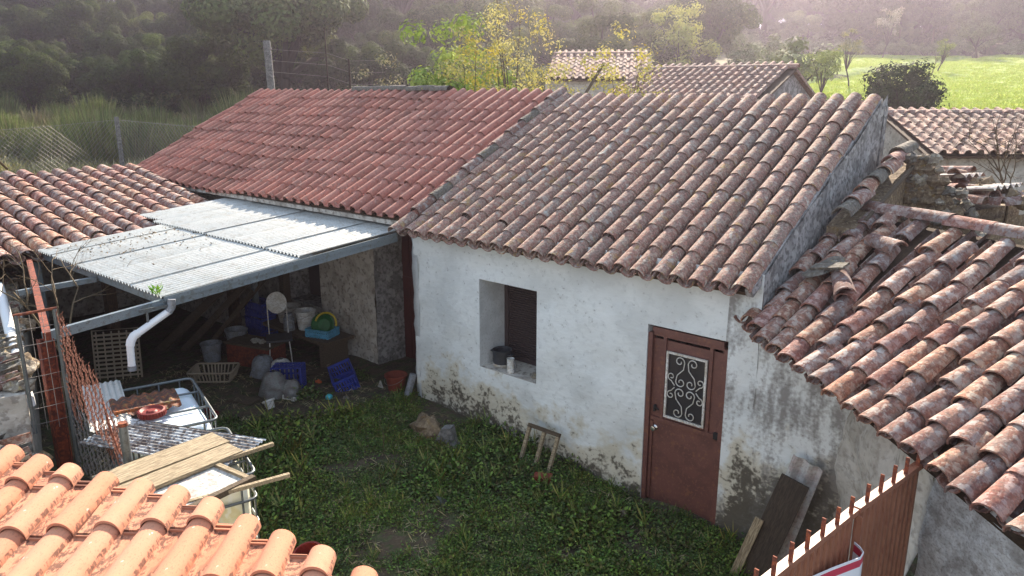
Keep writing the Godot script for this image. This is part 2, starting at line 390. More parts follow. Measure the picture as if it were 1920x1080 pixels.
# uneven wall panel: x along u, up y; holes are Rect2 in (along, up)
func wall_panel(o: Vector3, u: Vector3, w: float, h: float, holes: Array, step: float, amp: float, sd: int, top = null, uv := false) -> ArrayMesh:
	var n := FastNoiseLite.new(); n.seed = sd; n.frequency = 0.9; n.fractal_octaves = 4; n.noise_type = FastNoiseLite.TYPE_SIMPLEX_SMOOTH
	var xs = [0.0, w]; var ys = [0.0, h]
	for r in holes:
		xs.append(r.position.x); xs.append(r.end.x); ys.append(r.position.y); ys.append(r.end.y)
	var lines = func(a: Array, most: float):
		a.sort(); var out = []
		for i in a.size() - 1:
			var c = maxi(1, int(ceil((a[i + 1] - a[i]) / step)))
			for k in c: out.append(lerpf(a[i], a[i + 1], float(k) / c))
		out.append(most); return out
	xs = lines.call(xs, w); ys = lines.call(ys, h)
	var out := u.cross(Vector3.UP).normalized()
	var b := MB.new(); b.smooth(0)
	var pt = func(x: float, y: float) -> Vector3:
		var near = 1.0
		for r in holes:
			var dx = maxf(maxf(r.position.x - x, x - r.end.x), 0); var dy = maxf(maxf(r.position.y - y, y - r.end.y), 0)
			near = minf(near, clampf(Vector2(dx, dy).length() / 0.15, 0, 1))
		var yy = y
		if top != null: yy = y / h * top.call(x)
		return o + u * x + Vector3.UP * yy + out * (n.get_noise_2d(x * 1.3, y * 1.3 + sd) * amp + n.get_noise_2d(x * 6.0, y * 6.0) * amp * 0.3) * near
	for i in xs.size() - 1:
		for j in ys.size() - 1:
			var m = Vector2((xs[i] + xs[i + 1]) / 2, (ys[j] + ys[j + 1]) / 2); var open := false
			for r in holes:
				if r.has_point(m): open = true
			if open: continue
			var c = [[xs[i], ys[j]], [xs[i + 1], ys[j]], [xs[i + 1], ys[j + 1]], [xs[i], ys[j + 1]]]
			for k in [0, 2, 1, 0, 3, 2]:
				if uv: b.st.set_uv(Vector2(c[k][0] / w, 1.0 - c[k][1] / h))
				b.st.add_vertex(pt.call(c[k][0], c[k][1]))
	return b.done()

# limewash of the cottage front with the stains seen on it: moss at the foot, soot marks beside the door
func cottage_wall_texture(w: float, h: float) -> ImageTexture:
	var sx = 1024; var sy = 560
	var a = noise_bytes(1024, 10, 301, 6); var c = noise_bytes(1024, 46, 302, 5); var d = noise_bytes(1024, 5, 303, 5); var f = noise_bytes(1024, 110, 304, 3)
	var out := PackedByteArray(); out.resize(sx * sy * 3)
	var white = Vector3(214, 218, 216); var grey = Vector3(196, 200, 198); var cream = Vector3(190, 182, 160); var dark = Vector3(74, 68, 58); var streak = Vector3(118, 114, 110)
	for j in sy:
		var y = h * (1.0 - float(j) / sy) - 0.15
		for i in sx:
			var x = w * i / sx - 7.38
			var k = j * 1024 + i
			var na = a[k] / 255.0; var nc = c[k] / 255.0; var nd = d[k] / 255.0; var nf = f[k] / 255.0
			var col = white.lerp(grey, clampf((nd - 0.42) * 2.6, 0, 0.85))
			col = col.lerp(Vector3(184, 188, 187), clampf((nc - 0.58) * 2.6, 0, 0.28))
			# damp line: how high the dirt reaches along the wall
			var reach = 0.30
			if x < -5.2: reach = lerpf(0.30, 0.62, smoothstep(-5.2, -6.3, x))
			if x < -6.7: reach = lerpf(0.62, 0.34, smoothstep(-6.7, -7.4, x))
			if x > -4.2 and x < -3.7: reach = 0.34
			if x > -2.95: reach = lerpf(0.3, 0.85, smoothstep(-2.95, -2.75, x))
			var e = reach + (na - 0.5) * 0.75 + (nc - 0.5) * 0.3
			col = col.lerp(cream, clampf((e + 0.34 - y) * 3.0, 0, 0.75))
			col = col.lerp(dark, clampf((e - 0.02 - y) * 3.0 + (nf - 0.5) * 1.5 + (nc - 0.5) * 1.2, 0, 0.88))
			if x > -2.97:   # runs of grey beside the door
				var nv = a[(j >> 3) * 1024 + i] / 255.0; var nw = c[(j >> 2) * 1024 + i] / 255.0
				col = col.lerp(streak, clampf((nd - 0.45) * 0.9 + (nv - 0.5) * 1.6 + (nw - 0.5) * 1.2 + (nf - 0.5) * 0.8 + 0.22, 0, 0.75))
			if nf > 0.74 and nc > 0.66: col = col.lerp(streak, 0.4)
			var q = k * 3
			q = (j * sx + i) * 3
			out[q] = int(col.x); out[q + 1] = int(col.y); out[q + 2] = int(col.z)
	return ImageTexture.create_from_image(Image.create_from_data(sx, sy, false, Image.FORMAT_RGB8, out))

const PITCH := 0.4712   # 27 degrees
func build_cottage():
	var h = thing("whitewashed_cottage", "whitewashed cottage with brown metal door, deep window and lichen-spotted barrel tile roof", "house", V(-7.5, 0, -6.52))
	var inv = h.transform.affine_inverse()
	# front wall, seen in its own axes
	var holes = [Rect2(1.18, 1.12, 0.91, 1.13), Rect2(3.56, 0.0, 0.88, 2.16), Rect2(4.735, 2.42, 0.866, 0.445)]
	var wm := StandardMaterial3D.new(); wm.albedo_texture = cottage_wall_texture(5.60, 2.86); wm.roughness = 0.95
	wm.heightmap_enabled = true; wm.heightmap_texture = relief(512, 40, 77, 5); wm.heightmap_scale = 0.4
	var front = part(h, "wall", wall_panel(V(0.12, -0.15, 0), Vector3.RIGHT, 5.60, 2.86, holes, 0.07, 0.035, 4, null, true), wm)
	# window recess, door reveal and the body behind
	var b := MB.new()
	b.quad(V(1.30, 0.97, 0), V(1.30, 0.97, -0.5), V(1.30, 2.10, -0.5), V(1.30, 2.10, 0))
	b.quad(V(2.21, 0.97, -0.5), V(2.21, 0.97, 0), V(2.21, 2.10, 0), V(2.21, 2.10, -0.5))
	b.quad(V(1.30, 2.10, -0.5), V(2.21, 2.10, -0.5), V(2.21, 2.10, 0), V(1.30, 2.10, 0))
	part(h, "window_reveal", b.done(), M.smooth_plaster); b = MB.new()
	b.quad(V(3.68, -0.15, 0), V(3.68, -0.15, -0.2), V(3.68, 2.01, -0.2), V(3.68, 2.01, 0))
	b.quad(V(4.56, -0.15, -0.2), V(4.56, -0.15, 0), V(4.56, 2.01, 0), V(4.56, 2.01, -0.2))
	b.quad(V(3.68, 2.01, -0.2), V(4.56, 2.01, -0.2), V(4.56, 2.01, 0), V(3.68, 2.01, 0))
	part(h, "door_reveal", b.done(), M.smooth_plaster)
	b = MB.new(); b.box(V(1.755, 0.945, -0.26), V(0.93, 0.05, 0.5)); part(h, "sill", b.done(), M.old_plaster)
	# dark slatted screen in the window
	var scr = part(h, "window", MB.new().box(V(1.755, 1.53, -0.515), V(0.93, 1.16, 0.02)).done(), M.black)
	var slat = MB.new().box(Vector3.ZERO, V(0.80, 0.022, 0.012), Basis(Vector3.RIGHT, 0.5)).done()
	for k in 36: part(scr, "slat", slat, M.dark_screen, Transform3D(Basis(), V(1.755, 1.02 + k * 0.0295, -0.487)))
	var fr = MB.new()
	for e in [[V(1.33, 1.53, -0.485), V(0.06, 1.12, 0.04)], [V(2.18, 1.53, -0.485), V(0.06, 1.12, 0.04)], [V(1.755, 2.07, -0.484), V(0.79, 0.06, 0.04)], [V(1.755, 1.0, -0.484), V(0.79, 0.06, 0.04)]]: fr.box(e[0], e[1])
	part(scr, "frame", fr.done(), M.dark_screen)
	# ragged left end of the front wall, back wall, gable
	b = MB.new(); b.smooth(0)
	var nz := FastNoiseLite.new(); nz.seed = 4; nz.frequency = 3.0
	for j in 26:
		var y0 = -0.15 + j * 0.11; var y1 = y0 + 0.11
		var f0 = nz.get_noise_1d(y0 * 2) * 0.04; var f1 = nz.get_noise_1d(y1 * 2) * 0.04
		b.quad(V(f0 + 0.10, y0, 0.005), V(f1 + 0.10, y1, 0.005), V(f1 + 0.08, y1, -0.45), V(f0 + 0.08, y0, -0.45)); b.quad(V(f0 + 0.10, y0, 0.005), V(0.2, y0, 0.008), V(0.2, y1, 0.008), V(f1 + 0.10, y1, 0.005))
	part(h, "wall_end", b.done(), M.smooth_plaster)
	b = MB.new(); b.box(V(2.44, 2.0, -3.08), V(4.86, 4.3, 0.12)); part(h, "back_wall", b.done(), M.grey_render)
	b = MB.new(); b.box(V(0.16, 1.5, -1.6), V(0.1, 3.0, 2.2)); part(h, "side_wall", b.done(), M.old_plaster)
	# gable wall: follows the slope just under the edge tiles
	var gab = func(x): return 2.84 + tan(PITCH) * x
	var gp = wall_panel(V(4.85, -0.15, 0.0), Vector3.FORWARD, 3.14, 2.8, [], 0.12, 0.03, 12, gab)
	part(h, "gable_wall", gp, M.grey_render)
	b = MB.new()   # its back edge and top
	b.box(V(4.735, 2.02, -3.16), V(0.22, 4.2, 0.05))
	part(h, "gable_end", b.done(), M.grey_render)
	# door set in the reveal
	var d = part(h, "door", MB.new().box(V(4.12, 0.93, -0.075), V(0.80, 1.86, 0.03)).done(), M.brown_paint)
	var fm = MB.new()
	fm.box(V(3.705, 0.93, -0.05), V(0.05, 1.98, 0.07)); fm.box(V(4.535, 0.93, -0.05), V(0.05, 1.98, 0.07)); fm.box(V(4.12, 1.965, -0.051), V(0.78, 0.05, 0.07))
	part(d, "frame", fm.done(), M.brown_paint)
	fm = MB.new()
	fm.box(V(3.86, 1.47, -0.052), V(0.035, 0.93, 0.025)); fm.box(V(4.375, 1.47, -0.052), V(0.035, 0.93, 0.025))
	fm.box(V(4.12, 0.985, -0.05), V(0.77, 0.045, 0.03)); fm.box(V(4.12, 1.915, -0.05), V(0.77, 0.04, 0.025))
	fm.box(V(4.5, 0.5, -0.052), V(0.04, 0.9, 0.025)); fm.box(V(3.75, 0.5, -0.052), V(0.03, 0.9, 0.025))
	part(d, "rail", fm.done(), M.brown_paint)
	part(d, "pane", MB.new().box(V(4.12, 1.40, -0.056), V(0.44, 0.70, 0.012)).done(), M.glass_dark)
	var gm = MB.new()
	var z = -0.032
	gm.box(V(3.905, 1.40, z), V(0.022, 0.72, 0.018)); gm.box(V(4.335, 1.40, z), V(0.022, 0.72, 0.018))
	gm.box(V(4.12, 1.75, z + 0.001), V(0.41, 0.022, 0.018)); gm.box(V(4.12, 1.05, z + 0.001), V(0.41, 0.022, 0.018))
	part(d, "grille_frame", gm.done(), M.white_paint)
	# scrollwork: S-shaped and C-shaped bars
	var scroll = func(c: Vector2, r: float, a0: float, turns: float, sgn: float) -> Array:
		var pts = []
		for k in 15:
			var t = float(k) / 14
			var rr = r * (1.0 - 0.72 * t); var an = a0 + sgn * t * turns * TAU
			pts.append(V(c.x + cos(an) * rr, c.y + sin(an) * rr, z))
		return pts
	for sx in [-1.0, 1.0]:
		for sy in [-1.0, 1.0]:
			var cx = 4.12; var cy = 1.40
			# inner scroll bar from the outer edge into the middle, ending in two curls
			var g2 = MB.new(); var pts = []
			var top = scroll.call(Vector2(cx + sx * 0.075, cy + sy * 0.275), 0.055, (PI if sx > 0 else 0.0), 1.05, -sx * sy); top.reverse()
			pts.append_array(top)
			pts.append(V(cx + sx * 0.03, cy + sy * 0.20, z)); pts.append(V(cx + sx * 0.095, cy + sy * 0.13, z))
			pts.append_array(scroll.call(Vector2(cx + sx * 0.055, cy + sy * 0.06), 0.055, 0.0 if sx > 0 else PI, 1.05, -sx * sy))
			g2.tube(pts, 0.006, 5); part(d, "scroll", g2.done(), M.white_paint)
			var g3 = MB.new()
			pts = scroll.call(Vector2(cx + sx * 0.16, cy + sy * 0.10), 0.045, PI * 0.5 * sy * -1.0, 1.1, sx * sy); pts.reverse()
			pts.append(V(cx + sx * 0.12, cy + sy * 0.01, z))
			g3.tube(pts, 0.006, 5); part(d, "scroll", g3.done(), M.white_paint)
	part(d, "knob", MB.new().lathe([Vector2(0.028, 0), Vector2(0.028, 0.01), Vector2(0.012, 0.02), Vector2(0.012, 0.035), Vector2(0.026, 0.045), Vector2(0.026, 0.062), Vector2(0.0, 0.07)], Vector3.ZERO, 14).done(), M.chrome, Transform3D(Basis(Vector3.RIGHT, PI / 2), V(3.79, 0.88, -0.06)))
	part(d, "hinge", MB.new().box(V(4.505, 1.0, -0.03), V(0.09, 0.07, 0.02)).done(), M.black)
	part(d, "handle", MB.new().box(V(3.78, 1.10, -0.045), V(0.02, 0.07, 0.03)).tube([V(3.78, 1.12, -0.03), V(3.84, 1.10, -0.02)], 0.008, 6).done(), M.black)
	part(h, "doorstep", MB.new().box(V(4.12, -0.07, 0.02), V(0.95, 0.1, 0.3)).done(), M.clay_pot)
	# roof: deck, channel tiles, barrel tiles
	var ux = Vector3.RIGHT; var vz = V(0, sin(PITCH), -cos(PITCH)); var bs = frame_of(ux, vz); var nr = bs.y
	var eave = V(-7.30, 2.64, -6.25) - h.position - nr * 0.085
	var deck = part(h, "roof", MB.new().box(eave + ux * 2.30 + vz * 1.9 - nr * 0.06, V(4.6, 0.035, 3.66), bs).done(), M.beam_wood)
	var bars = [barrel(0.42, 0.09, 0.077, 7, 0.01), barrel(0.41, 0.093, 0.079, 7, 0.011), barrel(0.43, 0.088, 0.077, 7, 0.01)]
	var chans = [barrel(0.42, 0.088, 0.098, 6, 0.012, true)]
	var L = []; var C = []
	var cols = 22; var p = 4.645 / 22.0
	for c in cols:
		var bow = rf(-0.012, 0.012); var lean = rf(-0.008, 0.008); var off = rf(-0.15, 0.13)
		for r in 11:
			var q = r * 0.336 + (off if r > 0 else rf(-0.03, 0.02)) + rf(-0.012, 0.012)
			if r == 10: q = 3.66 - 0.415 + rf(-0.02, 0.02)
			var at = eave + ux * ((c + 0.5) * p + bow * sin(r * 0.5) + lean * (r - 5) * 0.3) + vz * q + nr * (0.006 + rf(0, 0.008))
			var tb = tilt(bs, 0.022 + rf(-0.007, 0.007)) * Basis(Vector3.UP, rf(-0.02, 0.02))
			L.append([Transform3D(tb, at + nr * 0.008), bars[rng.randi() % 3], M["old_tile_%d" % (rng.randi() % 5)]])
			var ca = eave + ux * (c * p) + vz * (r * 0.336 - 0.03 if r < 10 else 3.25) + nr * 0.055
			C.append([Transform3D(tilt(bs, 0.04), ca), chans[0], M["old_tile_%d" % (rng.randi() % 5)]])
	# the worn, grey row that closes the roof toward the red one
	for r in 11:
		var at = eave + ux * (-0.06 + rf(-0.012, 0.012) + r * 0.006) + vz * (r * 0.336 - 0.1 * (1 if r == 0 else 0)) + nr * (0.07 + rf(0, 0.012))
		L.append([Transform3D(tilt(bs, 0.06) * Basis(Vector3.UP, rf(-0.06, 0.06)), at), bars[1], [M.old_tile_3, M.worn_tile_3, M.stone_c][r % 3]])
	lay(deck, "roof_tile", L, 300)
	lay(deck, "channel_tile", C, 300)
	# mortar bed along the outer edge
	b = MB.new(); b.box(eave + ux * 4.60 + vz * 1.84 - nr * 0.02, V(0.07, 0.08, 3.6), bs); part(deck, "mortar", b.done(), M.grey_render)
	# things on the window sill
	var pot = thing("cooking_pot", "dark enamel cooking pot standing in the deep window", "pot", V(-6.02, 0.972, -6.74))
	part(pot, "body", MB.new().lathe([Vector2(0.0, 0.0), Vector2(0.105, 0.0), Vector2(0.115, 0.02), Vector2(0.122, 0.2), Vector2(0.13, 0.205), Vector2(0.122, 0.21), Vector2(0.112, 0.2), Vector2(0.105, 0.02), Vector2(0.0, 0.015)], Vector3.ZERO, 24).done(), M.bucket_dark)
	part(pot, "base_ring", MB.new().lathe([Vector2(0.1, 0.004), Vector2(0.121, 0.006), Vector2(0.122, 0.03), Vector2(0.116, 0.034)], Vector3.ZERO, 24).done(), M.off_white)
	for s in [-1, 1]: part(pot, "handle", MB.new().tube([V(0.12 * s, 0.16, -0.04), V(0.165 * s, 0.165, -0.03), V(0.165 * s, 0.165, 0.03), V(0.12 * s, 0.16, 0.04)], 0.008, 6).done(), M.bucket_dark)
	var mug = thing("enamel_mug", "tall white enamel mug beside the dark pot in the window", "mug", V(-5.76, 0.972, -6.6))
	part(mug, "body", MB.new().lathe([Vector2(0.0, 0.0), Vector2(0.042, 0.0), Vector2(0.046, 0.01), Vector2(0.046, 0.18), Vector2(0.049, 0.184), Vector2(0.043, 0.184), Vector2(0.041, 0.01), Vector2(0.0, 0.008)], Vector3.ZERO, 18).done(), M.white_plastic)
	part(mug, "handle", MB.new().tube([V(0.04, 0.15, 0.0), V(0.075, 0.15, 0.0), V(0.085, 0.1, 0), V(0.075, 0.06, 0), V(0.04, 0.05, 0)], 0.007, 6).done(), M.bucket_grey)
	var bl = thing("small_bowl", "small chipped bowl of pebbles at the end of the window sill", "bowl", V(-5.42, 0.972, -6.66))
	part(bl, "body", MB.new().lathe([Vector2(0.0, 0.0), Vector2(0.04, 0.0), Vector2(0.075, 0.045), Vector2(0.07, 0.045), Vector2(0.036, 0.01), Vector2(0.0, 0.008)], Vector3.ZERO, 16).done(), M.off_white)
	for k in 6: part(bl, "pebble", stone(0.018, k), M.stone_a, Transform3D(Basis(), V(rf(-0.035, 0.035), 0.04, rf(-0.035, 0.035))))

func stone(r: float, sd: int, sy := 0.8) -> ArrayMesh:
	var n := FastNoiseLite.new(); n.seed = sd; n.frequency = 1.3
	var b := MB.new()
	var f = func(i, j):
		var th = PI * i / 6.0; var ph = TAU * (j % 9) / 9.0
		var d = V(sin(th) * cos(ph), cos(th) * sy, sin(th) * sin(ph))
		return d * r * (1.0 + 0.7 * n.get_noise_3dv(d * 1.4) + 0.2 * sin(ph * 2 + sd) + 0.09 * sin(i * 37.0 + (j % 9) * 91.0 + sd))
	for i in 6:
		for j in 9: b.quad(f.call(i, j), f.call(i, j + 1), f.call(i + 1, j + 1), f.call(i + 1, j))
	return b.done()

func build_long_house():
	var h = thing("red_roofed_outhouse", "long outhouse under a plain red tile roof with flaking plaster wall behind the canopy", "house", V(-16, 0, -6.9))
	var o = h.position
	var wn = Rect2(16.0 - 10.98, 0.92 - 0.1, 0.9, 0.72)
	part(h, "wall", wall_panel(V(0, 0.1, 0), Vector3.RIGHT, 7.31, 2.6, [wn], 0.12, 0.06, 21), M.old_plaster)
	part(h, "wall_return", wall_panel(V(7.31, 0.1, 0), Vector3.FORWARD, 0.55, 2.6, [], 0.15, 0.03, 22), M.grey_render)
	var b := MB.new()
	b.quad(V(5.02, 0.92, 0), V(5.02, 0.92, -0.4), V(5.02, 1.64, -0.4), V(5.02, 1.64, 0)); b.quad(V(5.92, 0.92, -0.4), V(5.92, 0.92, 0), V(5.92, 1.64, 0), V(5.92, 1.64, -0.4))
	b.quad(V(5.02, 1.64, -0.4), V(5.92, 1.64, -0.4), V(5.92, 1.64, 0), V(5.02, 1.64, 0)); b.quad(V(5.02, 0.92, 0), V(5.92, 0.92, 0), V(5.92, 0.92, -0.4), V(5.02, 0.92, -0.4))
	part(h, "window_reveal", b.done(), M.grey_render)
	part(h, "window", MB.new().box(V(5.47, 1.28, -0.42), V(0.92, 0.74, 0.03)).done(), M.dark_screen)
	part(h, "side_wall", wall_panel(V(0.0, 0.0, -2.7), Vector3.BACK, 3.0, 2.7, [], 0.3, 0.04, 23, func(x): return 4.15 - x * 0.5), M.old_plaster)
	part(h, "back_wall", MB.new().box(V(4.3, 2.1, -2.72), V(8.6, 4.1, 0.12)).done(), M.grey_render)
	part(h, "eave_beam", MB.new().box(V(4.3, 2.615, 0.34), V(8.4, 0.06, 0.06)).done(), M.old_plaster)
	part(h, "eave_board", MB.new().box(V(4.2, 2.62, 0.16), V(8.3, 0.03, 0.32)).done(), M.old_plaster)
	var dr = part(h, "door", MB.new().box(V(7.93, 1.25, -0.56), V(1.26, 2.4, 0.03)).done(), M.red_paint)
	for k in 7: part(dr, "panel", MB.new().box(V(7.40 + k * 0.17, 1.25, -0.54), V(0.155, 2.3, 0.016)).done(), M.red_paint)
	part(dr, "rail", MB.new().box(V(7.93, 1.55, -0.527), V(1.2, 0.07, 0.016)).done(), M.red_paint)
	# roof
	var ux = Vector3.RIGHT; var vz = V(0, sin(PITCH), -cos(PITCH)); var bs = frame_of(ux, vz); var nr = bs.y
	var eave = V(-16.0, 2.74, -6.44) - o - nr * 0.07
	var deck = part(h, "roof", MB.new().box(eave + ux * 4.3 + vz * 1.83 - nr * 0.045, V(8.64, 0.035, 3.54), bs).done(), M.beam_wood)
	var tl = [roll_tile(0.42, 0.24, 0.062, 6, 0.014)]
	var L = []
	var cols = 37; var p = 8.68 / 37.0
	var sag := FastNoiseLite.new(); sag.seed = 6; sag.frequency = 0.25
	for c in cols:
		for r in 10:
			var q = r * 0.352
			var dip = sag.get_noise_2d(c * p * 2.0, q * 2.0) * 0.05 - 0.06 * exp(-pow((c - 14) / 6.0, 2.0)) * clampf(1.0 - r * 0.2, 0, 1)
			var at = eave + ux * ((c + 0.5) * p + rf(-0.004, 0.004)) + vz * (q + rf(-0.014, 0.014) - (0.05 if rng.randf() < 0.03 else 0.0)) + nr * (0.012 + dip + rf(0, 0.004))
			L.append([Transform3D(tilt(bs, 0.045 + rf(-0.005, 0.005)) * Basis(Vector3.UP, rf(-0.022, 0.022)), at + nr * 0.02), tl[0], M["red_tile_%d" % (rng.randi() % 4)]])
	lay(deck, "roof_tile", L, 300)
	var rid = barrel(0.44, 0.1, 0.09, 7, 0.014)
	var rb = Basis(V(0, 0, 1), Vector3.UP, V(-1, 0, 0))
	for k in 7: part(deck, "ridge_tile", rid, M.stone_c, Transform3D(rb * Basis(Vector3.RIGHT, 0.03), V(-12.45 + k * 0.37, 4.33 + rf(-0.01, 0.01), -9.62) - o))

func build_low_roof():
	# outbuilding with worn barrel tiles behind the canopy, its slope falling toward the yard
	var o = V(-15.1, 0, -6.3)
	var h = thing("low_outbuilding", "low outbuilding with worn barrel tiles sloping down behind the metal canopy", "outbuilding", o)
	for z in [0.2, 2.1, 3.9]: part(h, "post", MB.new().box(V(3.7, 1.1, z), V(0.14, 2.2, 0.14)).done(), M.beam_wood)  # added posts: front wall left out so the inside falls dark
	part(h, "added_lintel", MB.new().box(V(3.7, 2.14, 2.0), V(0.16, 0.12, 4.2)).done(), M.beam_wood)  # added with the posts to carry the open, shade-giving front
	part(h, "end_wall", wall_panel(V(3.7, 0.05, -0.12), Vector3.LEFT, 3.6, 2.2, [], 0.4, 0.04, 33), M.old_plaster)
	part(h, "back_wall", MB.new().box(V(0.1, 1.4, 1.9), V(0.2, 2.6, 4.3)).done(), M.old_plaster)
	part(h, "end_wall", wall_panel(V(0.1, 0.05, 4.0), Vector3.RIGHT, 3.6, 2.5, [], 0.3, 0.05, 32, func(x): return 2.6 - x * 0.135), M.old_plaster)
	var rise = atan2(0.66, 3.9)
	var vz = V(-cos(rise), sin(rise), 0); var ux = Vector3.FORWARD; var bs = frame_of(ux, vz); var nr = bs.y
	var eave = V(-11.15, 2.27, -2.25) - o - nr * 0.08
	var deck = part(h, "roof", MB.new().box(eave + ux * 2.1 + vz * 2.0 - nr * 0.055, V(4.2, 0.035, 3.95), bs).done(), M.beam_wood)
	var bars = [barrel(0.44, 0.112, 0.094, 7, 0.014), barrel(0.42, 0.116, 0.096, 7, 0.014)]
	var ch = barrel(0.44, 0.1, 0.11, 6, 0.013, true)
	var L = []; var C = []
	var p = 0.262
	for c in 16:
		var off = rf(-0.14, 0.1)
		for r in 12:
			var at = eave + ux * ((c + 0.5) * p + rf(-0.008, 0.008)) + vz * (r * 0.34 - 0.05 + (off if r > 0 else 0.0) + rf(-0.02, 0.02)) + nr * (0.02 + rf(0, 0.012))
			L.append([Transform3D(tilt(bs, 0.024) * Basis(Vector3.UP, rf(-0.03, 0.03)), at), bars[rng.randi() % 2], M["worn_tile_%d" % (rng.randi() % 6)]])
			C.append([Transform3D(tilt(bs, 0.04), eave + ux * (c * p) + vz * (r * 0.34 - 0.06) + nr * 0.05), ch, M["worn_tile_%d" % (rng.randi() % 6)]])
	lay(deck, "roof_tile", L, 300); lay(deck, "channel_tile", C, 300)

# corrugated sheet: x across the waves, z along them, centred
func corrugated(w: float, l: float, pitch: float, amp: float, th := 0.003, bend := 0.0) -> ArrayMesh:
	var b := MB.new(); b.smooth(0)
	var n = int(w / pitch * 6); var nl = 1 if bend == 0.0 else 8
	var f = func(i, j):
		var x = -w / 2 + w * i / n; var z = -l / 2 + l * j / nl
		return V(x, sin(TAU * x / pitch) * amp - bend * (4 * z * z / (l * l)), z)
	var dn = V(0, -th, 0)
	for i in n:
		for j in nl:
			b.smooth(0); b.quad(f.call(i, j + 1), f.call(i, j), f.call(i + 1, j), f.call(i + 1, j + 1))
			b.smooth(1); b.quad(f.call(i, j) + dn, f.call(i, j + 1) + dn, f.call(i + 1, j + 1) + dn, f.call(i + 1, j) + dn)
		b.flat()
		b.quad(f.call(i, 0) + dn, f.call(i + 1, 0) + dn, f.call(i + 1, 0), f.call(i, 0))
		b.quad(f.call(i + 1, nl) + dn, f.call(i, nl) + dn, f.call(i, nl), f.call(i + 1, nl))
	return b.done()

